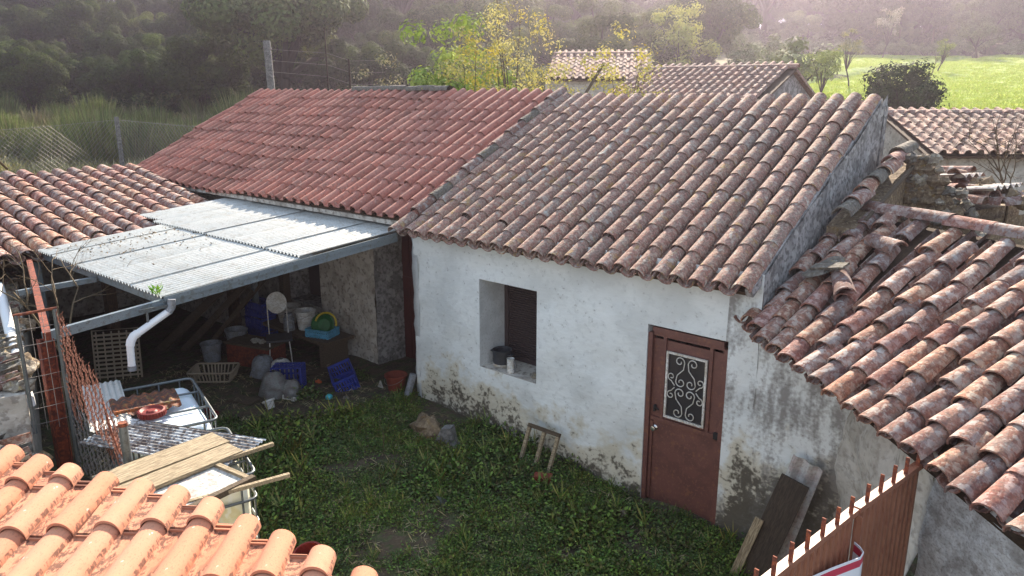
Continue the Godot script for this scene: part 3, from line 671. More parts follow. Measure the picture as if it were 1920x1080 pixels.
func build_canopy():
	var h = thing("metal_canopy", "steel framed canopy roofed with pale corrugated metal sheets over the cluttered yard corner", "canopy", V(-7.6, 0.2, -2.2))
	var o = h.position
	# roof plane falls from the houses toward the yard front
	var fall = atan2(0.235, 3.1)
	var vz = V(0, sin(fall), -cos(fall)); var bs = frame_of(Vector3.RIGHT, vz); var nr = bs.y
	var at = func(x, z, up): return V(x, 2.268 + (-3.3 - z) * 0.0758 + up, z) - o
	var w = 0.76
	var s_front = corrugated(w + 0.05, 1.86, 0.0762, 0.016)
	var s_back = corrugated(w + 0.05, 2.1, 0.0762, 0.016)
	for k in 5:
		var x = -7.62 - w * (k + 0.5)
		if k < 4: part(h, "roof_sheet", s_front, M.zinc_sheet, Transform3D(bs * Basis(Vector3.BACK, 0.004 * (k % 2)), at.call(x + 0.02, -4.22, 0.012 + 0.004 * (k % 2))))
		else: part(h, "roof_sheet", corrugated(0.5, 1.86, 0.0762, 0.016), M.zinc_sheet, Transform3D(bs, at.call(x + 0.13, -4.22, 0.016)))
		part(h, "roof_sheet", s_back, M.zinc_sheet, Transform3D(bs * Basis(Vector3.RIGHT, -0.006) * Basis(Vector3.BACK, 0.006 * ((k + 1) % 2)), at.call(x, -6.0, 0.032 + 0.006 * (k % 2))))
	part(h, "roof_sheet", corrugated(0.86, 1.5, 0.0762, 0.016), M.zinc_sheet, Transform3D(bs * Basis(Vector3.BACK, 0.02), at.call(-11.75, -5.8, 0.04)))
	# front edge beam, running to the rusty post
	var tub = MB.new().beam(at.call(-7.60, -6.42, -0.055), at.call(-7.60, -3.28, -0.055), 0.05, 0.095).done()
	part(h, "edge_beam", tub, M.steel_paint)
	part(h, "edge_beam", MB.new().beam(at.call(-7.601, -3.28, -0.055), at.call(-7.60, -2.18, -0.055), 0.048, 0.09).done(), M.steel_paint)
	var lip = MB.new().beam(at.call(-7.562, -6.40, -0.005), at.call(-7.562, -3.3, -0.005), 0.015, 0.05).done()
	part(h, "flashing", lip, M.steel_paint)
	# cross rafters and purlins
	for z in [-3.38, -4.6, -5.9]: part(h, "rafter", MB.new().beam(at.call(-7.64, z, -0.07), at.call(-11.2, z, -0.07), 0.05, 0.1).done(), M.steel_paint)
	for x in [-8.8, -10.0, -11.1]: part(h, "purlin", MB.new().beam(at.call(x, -6.4, -0.035), at.call(x, -3.36, -0.035), 0.05, 0.03).done(), M.steel_paint)
	part(h, "rafter", MB.new().beam(at.call(-9.55, -2.55, -0.08), at.call(-9.4, -3.34, -0.1), 0.05, 0.06).done(), M.steel_paint)
	# rusty post and the beam it carries at the yard side
	part(h, "post", MB.new().box(V(-7.62, 1.13, -2.2) - o, V(0.02, 1.96, 0.1)).box(V(-7.62, 1.13, -2.145) - o, V(0.09, 1.95, 0.012)).box(V(-7.62, 1.13, -2.255) - o, V(0.09, 1.95, 0.012)).done(), M.rust_red)
	part(h, "header", MB.new().beam(V(-7.55, 2.14, -2.2) - o, V(-11.4, 2.16, -3.25) - o, 0.065, 0.08).done(), M.rust_red)
	part(h, "post", MB.new().beam(V(-11.3, 0.2, -3.3) - o, V(-11.3, 2.15, -3.3) - o, 0.08, 0.08, Vector3.RIGHT).done(), M.steel_paint)
	part(h, "post", MB.new().beam(V(-11.05, 0.2, -6.3) - o, V(-11.05, 2.4, -6.3) - o, 0.08, 0.08, Vector3.RIGHT).done(), M.steel_paint)
	# rain pipe hanging from the corner of the canopy
	var rp = thing("rain_pipe", "white plastic elbowed rain pipe hanging from the canopy corner", "pipe", V(-7.53, 1.64, -2.9))
	part(rp, "pipe", MB.new().tube([V(0, 0.50, -0.42), V(0, 0.33, -0.06)], 0.036, 12).done(), M.pvc)
	part(rp, "elbow", MB.new().tube([V(0, 0.345, -0.09), V(0, 0.325, -0.045), V(0, 0.28, -0.012), V(0, 0.235, 0.0)], 0.042, 12).done(), M.pvc)
	part(rp, "pipe", MB.new().tube([V(0, 0.25, 0), V(0, 0.0, 0.01)], 0.036, 12).done(), M.pvc)
	part(rp, "collar", MB.new().tube([V(0, 0.03, 0.009), V(0, -0.02, 0.011)], 0.041, 12).done(), M.bucket_grey)
	part(rp, "inlet", MB.new().tube([V(0, 0.62, -0.46), V(0, 0.54, -0.45), V(0, 0.49, -0.41)], 0.042, 12).done(), M.bucket_grey)
	part(rp, "bracket", MB.new().box(V(0, 0.56, -0.28), V(0.02, 0.03, 0.3)).box(V(0, 0.5, -0.2), V(0.015, 0.14, 0.02)).done(), M.galvanised)
	var lp = thing("drain_pipe", "long white drain pipe sloping along the stone wall beside the rusty post", "pipe", V(-7.75, 1.62, -2.0))
	part(lp, "pipe", MB.new().tube([V(0, 0.0, 0), V(-3.2, 0.32, -0.75)], 0.055, 12).done(), M.pvc)
	part(lp, "elbow", MB.new().tube([V(-0.05, 0.0, -0.01), V(0.06, -0.01, 0.015), V(0.11, -0.05, 0.02), V(0.12, -0.12, 0.02)], 0.062, 12).done(), M.pvc)

func cw(d: float, l: float, y: float) -> Vector3: return HEAD * d + SIDE * l + Vector3.UP * y

func build_annex():
	var e0 = V(-2.755, 2.341, -6.45); var r0 = V(-2.654, 3.15, -8.52); var r1 = V(-0.873, 3.15, -7.553)
	var nr = (r0 - e0).cross(r1 - e0).normalized()
	if nr.y < 0: nr = -nr
	var o = V(-2.5, 0, -6.3)
	var h = thing("barrel_tiled_annex", "low annex with loose, mismatched barrel tiles and stained wall beside the gate", "outbuilding", o)
	var on = func(x, z): return V(x, e0.y - ((x - e0.x) * nr.x + (z - e0.z) * nr.z) / nr.y, z)
	var ev = [Vector2(-2.76, -6.44), Vector2(-2.43, -6.07), Vector2(-1.47, -5.31), Vector2(-1.235, -5.12), Vector2(-0.87, -4.87), Vector2(-0.62, -4.62), Vector2(-0.28, -4.40), Vector2(0.35, -3.95), Vector2(1.0, -3.5)]
	var along = func(s: float) -> Vector2:
		for i in ev.size() - 1:
			var l = ev[i].distance_to(ev[i + 1])
			if s <= l or i == ev.size() - 2: return ev[i].lerp(ev[i + 1], s / l)
			s -= l
		return ev[0]
	# walls
	var wl = [Vector2(-1.82, -6.53), Vector2(-0.86, -5.0), Vector2(0.2, -4.12), Vector2(1.0, -3.62)]
	for i in wl.size() - 1:
		var a = wl[i]; var c = wl[i + 1]; var u = V(c.x - a.x, 0, c.y - a.y); var len = u.length(); u = u.normalized()
		var ya = on.call(a.x, a.y).y - 0.07; var yc = on.call(c.x, c.y).y - 0.07
		part(h, "wall", wall_panel(V(a.x, -0.15, a.y) - o, u, len, 2.5, [], 0.09, [0.09, 0.05, 0.05][i], 50 + i, func(x): return lerpf(ya, yc, x / len) + 0.15), M.weathered_white if i != 0 else M.old_plaster)
	# deck
	var pts = [e0, on.call(-0.28, -4.40), on.call(1.0, -3.5), on.call(1.6, -6.2), on.call(-0.873, -7.553), r0]
	var b := MB.new()
	for i in range(1, pts.size() - 1):
		b.tri(pts[0] - nr * 0.11 - o, pts[i] - nr * 0.11 - o, pts[i + 1] - nr * 0.11 - o)
		b.tri(pts[0] - nr * 0.14 - o, pts[i + 1] - nr * 0.14 - o, pts[i] - nr * 0.14 - o)
	var deck = part(h, "roof", b.done(), M.beam_wood)
	var bars = [barrel(0.42, 0.09, 0.072, 8, 0.013), barrel(0.40, 0.094, 0.075, 8, 0.014), barrel(0.44, 0.087, 0.073, 8, 0.013)]
	var ch = barrel(0.42, 0.078, 0.088, 6, 0.012, true)
	var L = []; var C = []
	var rd = (r1 - r0); var rn = Vector2(-rd.z, rd.x).normalized()
	for k in 23:
		var e: Vector2 = along.call(0.05 + k * 0.21)
		var az = lerpf(-0.02, 0.36, clampf(k / 8.0, 0, 1)) + rf(-0.03, 0.03)
		var dir2 = Vector2(sin(az), -cos(az))
		# distance to the ridge line
		var dist = ((Vector2(r0.x, r0.z) - e).dot(rn)) / dir2.dot(rn)
		var q = -0.02
		var vz: Vector3 = (on.call(e.x + dir2.x, e.y + dir2.y) - on.call(e.x, e.y)).normalized()
		var ux = nr.cross(vz).normalized() * -1.0
		var bs = frame_of(ux, vz)
		var slope_len = dist * sqrt(1.0 + pow(vz.y / Vector2(vz.x, vz.z).length(), 2.0))
		var base: Vector3 = on.call(e.x, e.y) - o
		while q < slope_len - 0.3:
			if not (k in [4, 6, 9] and q > slope_len - 0.75 and rng.randf() < 0.8):
				var jt = Basis(Vector3.UP, rf(-0.09, 0.09)) * Basis(Vector3.BACK, rf(-0.08, 0.08))
				L.append([Transform3D(tilt(bs, 0.055 + rf(-0.02, 0.03)) * jt, base + vz * q + ux * rf(-0.018, 0.018) + nr * (-0.05 + rf(0, 0.03))), bars[rng.randi() % 3], M["worn_tile_%d" % (rng.randi() % 6)]])
			if rng.randf() < 0.97:
				C.append([Transform3D(tilt(bs, 0.05) * Basis(Vector3.UP, rf(-0.04, 0.04)), base + vz * (q + 0.09) - ux * 0.105 + nr * -0.05), ch, M["worn_tile_%d" % (rng.randi() % 6)]])
			q += rf(0.25, 0.36)
	# a few tiles that have slid off their rows
	for s in [[-1.95, -6.62, 0.7, 0.05], [-1.75, -7.35, 1.2, 0.04]]:
		var ux = V(0.94, 0.1, 0.3).normalized(); var vz = nr.cross(ux).normalized(); 
		if vz.y < 0: vz = -vz
		L.append([Transform3D(frame_of(ux, vz) * Basis(Vector3.UP, s[2]), on.call(s[0], s[1]) - o + nr * s[3]), bars[1], M.worn_tile_3])
	lay(deck, "roof_tile", L, 300); lay(deck, "channel_tile", C, 300)
	# cap along the top edge
	var cap = barrel(0.46, 0.1, 0.092, 7, 0.014)
	var dirr = rd.normalized(); var cb = Basis(Vector3.UP.cross(-dirr).normalized(), Vector3.UP, -dirr)
	for k in 9: part(deck, "ridge_tile", cap, [M.worn_tile_3, M.worn_tile_1, M.worn_tile_3, M.worn_tile_5][k % 4], Transform3D(cb * Basis(Vector3.RIGHT, rf(0.0, 0.04)), r0 + dirr * (0.42 * k + 0.05) - o + V(0, -0.03 + rf(0, 0.012), 0)))
	# slate slab lying on the tiles
	var sl = thing("loose_bark_slab", "grey splintered slab lying on the annex tiles beside the gable", "slab", on.call(-2.28, -7.05) + nr * 0.09)
	sl.basis = Basis(V(0.8, 0.1, 0.6).normalized(), nr, V(0.8, 0.1, 0.6).normalized().cross(nr)).orthonormalized()
	part(sl, "slab", stone(0.2, 5, 0.16), M.stone_c)
	part(sl, "splinter", MB.new().box(V(0.12, 0.035, 0.02), V(0.36, 0.02, 0.1), Basis(Vector3.UP, 0.3)).done(), M.stone_c)

func build_gable_flashing():
	# single row of tiles on the stump of wall against the gable
	var o = V(-2.42, 0, -8.7)
	var h = thing("ruined_wall", "broken rubble wall topped by one row of tiles against the cottage gable", "wall", o)
	part(h, "core", MB.new().prism(PackedVector2Array([Vector2(-0.9, 0), Vector2(-0.9, 3.0), Vector2(1.2, 3.56), Vector2(1.2, 0)]), -0.15, 0.12).done(), M.stone_b, Transform3D(Basis(Vector3.UP, PI / 2), Vector3.ZERO))
	var vz = V(0, 0.26, -0.966).normalized(); var bs = frame_of(Vector3.RIGHT, vz)
	var bar = barrel(0.4, 0.1, 0.085, 7, 0.014)
	for k in 7: part(h, "cap_tile", bar, M["worn_tile_%d" % (k % 6)] if k % 3 else M.stone_c, Transform3D(tilt(bs, 0.08) * Basis(Vector3.UP, rf(-0.12, 0.12)), V(rf(-0.02, 0.03), 3.13, 1.0) + vz * (k * 0.31)))
	# rubble face: stones laid in the stump that sticks out beyond the gable
	var w = V(0.14, 0, -0.2); var i := 0
	for y in range(0, 13):
		var n = 7
		for k in n:
			var yy = 2.2 + y * 0.115; var xx = k * 0.12 + (0.06 if y % 2 else 0.0)
			if yy > 3.72 - abs(xx - 0.12) * 1.15: continue
			i += 1
			part(h, "stone", stone(rf(0.045, 0.095), i % 23, rf(0.5, 0.9)), [M.stone_a, M.stone_b, M.stone_c][rng.randi() % 3], Transform3D(Basis(Vector3.UP, rf(0, 6)), w + V(xx, yy, -0.60 + rf(-0.03, 0.02))))
	part(h, "core", MB.new().prism(PackedVector2Array([Vector2(0.1, 0), Vector2(1.0, 0), Vector2(1.0, 2.5), Vector2(0.9, 2.8), Vector2(0.45, 3.35), Vector2(0.28, 3.62), Vector2(0.1, 3.6)]), -0.98, -0.78).done(), M.stone_b)
	part(h, "flashing_board", MB.new().beam(V(0.16, 3.06, 0.72), V(0.18, 3.60, -1.15), 0.035, 0.03).done(), M.dark_wood)

func build_rubble():
	# collapsed shed behind the annex: corrugated sheets under fallen stones and tiles
	var c = cw(9.6, 5.35, 0)
	var h = tag(thing("fallen_roof_sheet", "grey corrugated roofing sheet under stones on the collapsed shed", "roofing sheet", c + V(0, 3.12, 0)), "", "")
	h.basis = Basis(Vector3.UP, deg_to_rad(75)) * Basis(Vector3.RIGHT, -0.14)
	part(h, "sheet", corrugated(0.75, 1.7, 0.15, 0.025, 0.006), M.fibre_cement)
	var h2 = thing("fallen_roof_sheet", "short corrugated sheet tucked under the upper stones of the collapsed shed", "roofing sheet", c + SIDE * 0.15 + HEAD * 0.55 + V(0, 3.22, 0))
	h2.basis = Basis(Vector3.UP, deg_to_rad(70)) * Basis(Vector3.RIGHT, -0.12)
	part(h2, "sheet", corrugated(0.5, 1.3, 0.15, 0.025, 0.006), M.fibre_cement)
	var shed = thing("collapsed_shed", "collapsed shed wall of rough stone behind the annex, overgrown with brambles", "ruin", c + V(0, 0, 0))
	shed.rotation.y = deg_to_rad(75)
	part(shed, "wall", wall_panel(V(-0.9, 0.4, 0.8), Vector3.RIGHT, 1.8, 2.45, [], 0.15, 0.12, 71), M.stone_b)
	part(shed, "wall", MB.new().box(V(0, 1.6, -0.1), V(1.7, 2.7, 1.5)).done(), M.stone_b)
	var bar = barrel(0.42, 0.1, 0.085, 7, 0.014)
	for k in 44:
		var d = rf(-0.75, 0.95); var l = rf(-0.85, 0.95)
		var p = c + HEAD * d + SIDE * l + V(0, 3.14 + d * 0.12 - l * 0.06 + rf(0.0, 0.07), 0)
		if k % 3 != 1:
			var q = part(shed, "fallen_tile", bar, M["worn_tile_%d" % (k % 6)])
			q.global_transform = Transform3D(Basis(Vector3.UP, rf(0, 6)) * Basis(Vector3.RIGHT, rf(-0.2, 0.2)), p)
		else:
			var q = part(shed, "fallen_stone", stone(rf(0.07, 0.16), k % 9, rf(0.4, 0.7)), [M.stone_a, M.stone_b, M.stone_c][k % 3])
			q.global_transform = Transform3D(Basis(Vector3.UP, rf(0, 6)), p + V(0, 0.03, 0))
	for k in 14:
		var q = part(shed, "fallen_tile", bar, M["worn_tile_%d" % (k % 6)])
		q.global_transform = Transform3D(Basis(Vector3.UP, deg_to_rad(70) + rf(-0.3, 0.3)) * Basis(Vector3.RIGHT, rf(-0.2, 0.2)), cw(8.7 + rf(0, 0.5), 4.7 + k * 0.075, 2.98 + rf(0, 0.16)))

func build_front_roof():
	# building in the foreground, only its near slope shows
	var az = deg_to_rad(3.0); var sl = deg_to_rad(10.0)
	var d = HEAD * cos(az) + SIDE * sin(az)
	var vz = d * cos(sl) + Vector3.UP * sin(sl)
	var ux = d.cross(Vector3.UP).normalized()
	var bs = frame_of(ux, vz); var nr = bs.y
	var p0 = CAM + HEAD * 3.29 + V(0, -2.05, 0) - nr * 0.07
	var o = V(p0.x, 0, p0.z)
	var h = thing("foreground_outbuilding", "outbuilding with clean orange clay roll tiles in the foreground", "outbuilding", o)
	var heads = [[-3.6, 0.82], [-2.9, 0.54], [-2.48, 0.38], [-2.0, 0.28], [-1.78, 0.225], [-1.55, 0.13], [-1.3, 0.015], [-1.11, -0.08], [-0.85, -0.2], [1.2, -1.2]]
	var head = func(c):
		for i in heads.size() - 1:
			if c <= heads[i + 1][0]: return remap(c, heads[i][0], heads[i + 1][0], heads[i][1], heads[i + 1][1])
		return -1.2
	var L = []
	for k in range(-9, 12):
		var col = -1.552 + 0.2225 * k
		var q0 = -0.075 + 0.13 * (col + 1.95)
		for r in range(-6, 4):
			var q = q0 + r * 0.40
			var len = head.call(col) - q
			if len < 0.11: continue
			var next_len = len - 0.40
			var lm = 0.435 if next_len >= 0.11 else minf(len, 0.5)
			var at = p0 - o + ux * (col - 0.054) + vz * q + nr * (0.02 + rf(0, 0.004))
			L.append([Transform3D(tilt(bs, 0.05) * Basis(Vector3.UP, rf(-0.012, 0.012)) * Basis().scaled(V(1, 1, lm / 0.435)), at), null, M["clay_tile_%d" % (rng.randi() % 8)]])
	var tm = roll_tile(0.435, 0.232, 0.066, 12, 0.016, true)
	for e in L: e[1] = tm
	var b := MB.new()
	var e1 = []
	for c in [-3.5, -2.9, -2.0, -1.3, -0.85, 0.4, 0.9]: e1.append(p0 + ux * c + vz * (head.call(c) - 0.06) - nr * 0.035)
	var lowr = [p0 + ux * 0.9 + vz * -2.4 - nr * 0.035, p0 + ux * -3.5 + vz * -2.4 - nr * 0.035]
	for i in e1.size() - 1:
		b.tri(lowr[1] - o, e1[i] - o, e1[i + 1] - o)
		var dn = nr * -0.04
		b.tri(lowr[1] - o + dn, e1[i + 1] - o + dn, e1[i] - o + dn); b.quad(e1[i] - o, e1[i] + dn - o, e1[i + 1] + dn - o, e1[i + 1] - o)
	b.tri(lowr[1] - o, e1[-1] - o, lowr[0] - o)
	var deck = part(h, "roof", b.done(), M.beam_wood)
	lay(deck, "roof_tile", L, 300)
	for i in e1.size() - 1:
		var a = e1[i] - d * 0.08; var c = e1[i + 1] - d * 0.08; var u = V(c.x - a.x, 0, c.z - a.z); var ln = u.length(); u = u.normalized()
		part(h, "wall", wall_panel(V(c.x, 0.0, c.z) - o, -u, ln, 2.2, [], 0.2, 0.03, 80 + i, func(x): return lerpf(c.y, a.y, x / ln) - 0.05), M.weathered_white)

func build_boundary_wall():
	# stone wall at the picture's side, capped with mossy tiles
	var a = V(-6.75, 0, -1.76); var dir = V(-0.96, 0, -0.285).normalized(); var side = V(0.285, 0, -0.96).normalized()
	var h = thing("stone_boundary_wall", "mossy stone boundary wall capped with old tiles beside the rusty post", "wall", a)
	var out = -side
	part(h, "core", MB.new().beam(dir * 0.75 + V(0, 0.84, 0) + out * 0.24, dir * 7.0 + V(0, 0.84, 0) + out * 0.24, 0.40, 1.68).done(), M.old_plaster)
	part(h, "core", MB.new().beam(V(0, 0.6, 0) + out * 0.24, dir * 0.75 + V(0, 0.6, 0) + out * 0.24, 0.38, 1.2).done(), M.old_plaster)
	var bar = barrel(0.46, 0.125, 0.1, 8, 0.016)
	# tiles laid across the wall
	for k in 16:
		var t = 0.95 + k * 0.36
		var bs = frame_of(dir, (side * 0.97 + V(0, 0.2, 0)).normalized())
		part(h, "cap_tile", bar, [M.worn_tile_1, M.stone_c, M.worn_tile_3, M.stone_a][k % 4], Transform3D(bs * Basis(Vector3.UP, rf(-0.15, 0.15)), dir * t + out * 0.52 + V(0, 1.70 + rf(0, 0.03), 0)))
	for k in 34:
		var t = 0.9 + k * 0.17; part(h, "stone", stone(rf(0.08, 0.14), k % 11, rf(0.5, 0.8)), [M.stone_a, M.stone_b, M.stone_c][k % 3], Transform3D(Basis(Vector3.UP, rf(0, 6)), dir * t + out * rf(0.04, 0.2) + V(0, 1.68 + rf(0, 0.05), 0)))
	for k in 26: part(h, "stone", stone(rf(0.07, 0.13), k % 11, rf(0.5, 0.8)), [M.stone_a, M.stone_b, M.stone_c][k % 3], Transform3D(Basis(Vector3.UP, rf(0, 6)), dir * rf(-0.1, 0.8) + out * rf(0.0, 0.45) + V(0, 1.17 + rf(0, 0.08), 0)))
	for k in 4: part(h, "cap_tile", bar, [M.worn_tile_2, M.stone_c][k % 2], Transform3D(frame_of(dir, (side + V(0, 0.25, 0)).normalized()) * Basis(Vector3.UP, rf(-0.3, 0.3)), dir * (0.1 + k * 0.24) + out * 0.5 + V(0, 1.28, 0)))
	for k in 5: part(h, "slate", MB.new().box(Vector3.ZERO, V(0.42, 0.025, 0.12), Basis(Vector3.UP, rf(-0.3, 0.3))).done(), M.stone_c, Transform3D(Basis(Vector3.UP, 0.5), dir * (0.1 + k * 0.05) + out * (0.1 + k * 0.05) + V(0, 1.28 + k * 0.028, 0)))

func build_gate():
	var a = V(-0.915, 0, -4.98); var c = V(-1.047, 0, -4.153); var e = V(-1.18, 0, -3.05)
	var g = thing("corrugated_gate", "brown ribbed metal gate of two leaves topped with a row of spikes", "gate", V(-1.047, 0, -4.153))
	var o = g.position
	for lf in [[a, c], [c + (e - c).normalized() * 0.02, e]]:
		var u = (lf[1] - lf[0]); var len = u.length(); u = u.normalized()
		var out = u.cross(Vector3.UP) * -1.0
		if out.x < 0: out = -out
		var prof = []; var s = 0.0
		while s < len:
			for q in [[0.0, 0.0], [0.034, 0.0], [0.042, 0.012], [0.058, 0.012], [0.066, 0.0]]:
				if s + q[0] < len: prof.append([s + q[0], q[1]])
			s += 0.07
		prof.append([len, 0.0])
		var b := MB.new()
		for i in prof.size() - 1:
			var p = lf[0] + u * prof[i][0] + out * prof[i][1] - o; var q = lf[0] + u * prof[i + 1][0] + out * prof[i + 1][1] - o
			b.quad(p + V(0, 0.08, 0), p + V(0, 2.02, 0), q + V(0, 2.02, 0), q + V(0, 0.08, 0))
			b.quad(q + V(0, 0.08, 0) - out * 0.003, q + V(0, 2.02, 0) - out * 0.003, p + V(0, 2.02, 0) - out * 0.003, p + V(0, 0.08, 0) - out * 0.003)
		var leaf = part(g, "leaf", b.done(), M.gate_paint)
		part(leaf, "top_rail", MB.new().beam(lf[0] + V(0, 2.035, 0) - o, lf[1] + V(0, 2.035, 0) - o, 0.05, 0.035).done(), M.gate_paint)
		part(leaf, "bottom_rail", MB.new().beam(lf[0] + V(0, 0.1, 0) - o - out * 0.03, lf[1] + V(0, 0.1, 0) - o - out * 0.03, 0.04, 0.04).done(), M.gate_paint)
		var k = 0.07
		while k < len:
			part(leaf, "spike", MB.new().beam(lf[0] + u * k + V(0, 2.04, 0) + out * 0.01 - o, lf[0] + u * k + V(0, 2.16 + rf(-0.006, 0.006), 0) + out * 0.012 - o, 0.022, 0.008, u).done(), M.rust)
			k += 0.166
	part(g, "stile", MB.new().beam(c + V(0.025, 0.1, 0) - o, c + V(0.025, 2.0, 0) - o, 0.035, 0.012, V(0, 0, 1)).done(), M.gate_paint)
	# banner fixed on the street side, its upper edge curling
	var bn = thing("curved_banner", "white banner with a red stripe bulging from the brown gate", "banner", V(-1.0, 0.6, -4.0))
	var bo = bn.position
	var path = [V(-1.14, 0, -3.3), V(-1.125, 0, -3.48), V(-1.09, 0, -3.65), V(-1.035, 0, -3.80), V(-0.985, 0, -3.92), V(-0.952, 0, -4.0), V(-0.955, 0, -4.06), V(-0.985, 0, -4.10), V(-1.025, 0, -4.13)]
	var strips = [[1.85, 1.835, "banner_white"], [1.835, 1.79, "banner_red"], [1.79, 0.6, "banner_white"]]
	var nm = ["edge", "stripe", "sheet"]
	for si in 3:
		var b := MB.new()
		for i in path.size() - 1:
			var p = path[i] - bo; var q = path[i + 1] - bo
			var y0 = strips[si][1]; var y1 = strips[si][0]
			var out = (q - p).cross(Vector3.UP).normalized() * -0.004
			b.smooth(0); b.quad(p + V(0, y0, 0), p + V(0, y1, 0), q + V(0, y1, 0), q + V(0, y0, 0))
			b.smooth(1); b.quad(q + V(0, y0, 0) + out, q + V(0, y1, 0) + out, p + V(0, y1, 0) + out, p + V(0, y0, 0) + out)
			b.flat(); b.quad(p + V(0, y1, 0), p + V(0, y1, 0) + out, q + V(0, y1, 0) + out, q + V(0, y1, 0))
		part(bn, nm[si], b.done(), M[strips[si][2]])

func rbox(s: Vector3, r: float) -> ArrayMesh:
	var b := MB.new(); b.smooth(0)
	var f = func(i, j):
		var ii = i % 10; var jj = j % 20
		var lat = (ii if ii < 5 else ii - 1) / 8.0 * PI
		var qd = jj / 5; var lon = (qd + (jj % 5) / 4.0) * PI / 2
		var sy = 1.0 if ii < 5 else -1.0
		var sx = 1.0 if qd == 0 or qd == 3 else -1.0; var sz = 1.0 if qd < 2 else -1.0
		return V(sx * (s.x / 2 - r) + sin(lat) * cos(lon) * r, sy * (s.y / 2 - r) + cos(lat) * r, sz * (s.z / 2 - r) + sin(lat) * sin(lon) * r)
	for i in 9:
		for j in 20: b.quad(f.call(i, j), f.call(i, j + 1), f.call(i + 1, j + 1), f.call(i + 1, j))
	# flat caps
	b.flat()
	for t in [0, 9]:
		var p = [f.call(t, 0), f.call(t, 5), f.call(t, 10), f.call(t, 15)]
		if t == 0: b.quad(p[0], p[3], p[2], p[1])
		else: b.quad(p[0], p[1], p[2], p[3])
	return b.done()
func ring_pts(x: float, z: float, r: float, y: float) -> Array:
	var out = []
	for q in 4:
		var sx = [1, -1, -1, 1][q]; var sz = [1, 1, -1, -1][q]
		for k in 4:
			var t = (q + k / 3.0) * PI / 2
			out.append(V(sx * (x / 2 - r) + cos(t) * r, y, sz * (z / 2 - r) + sin(t) * r))
	return out

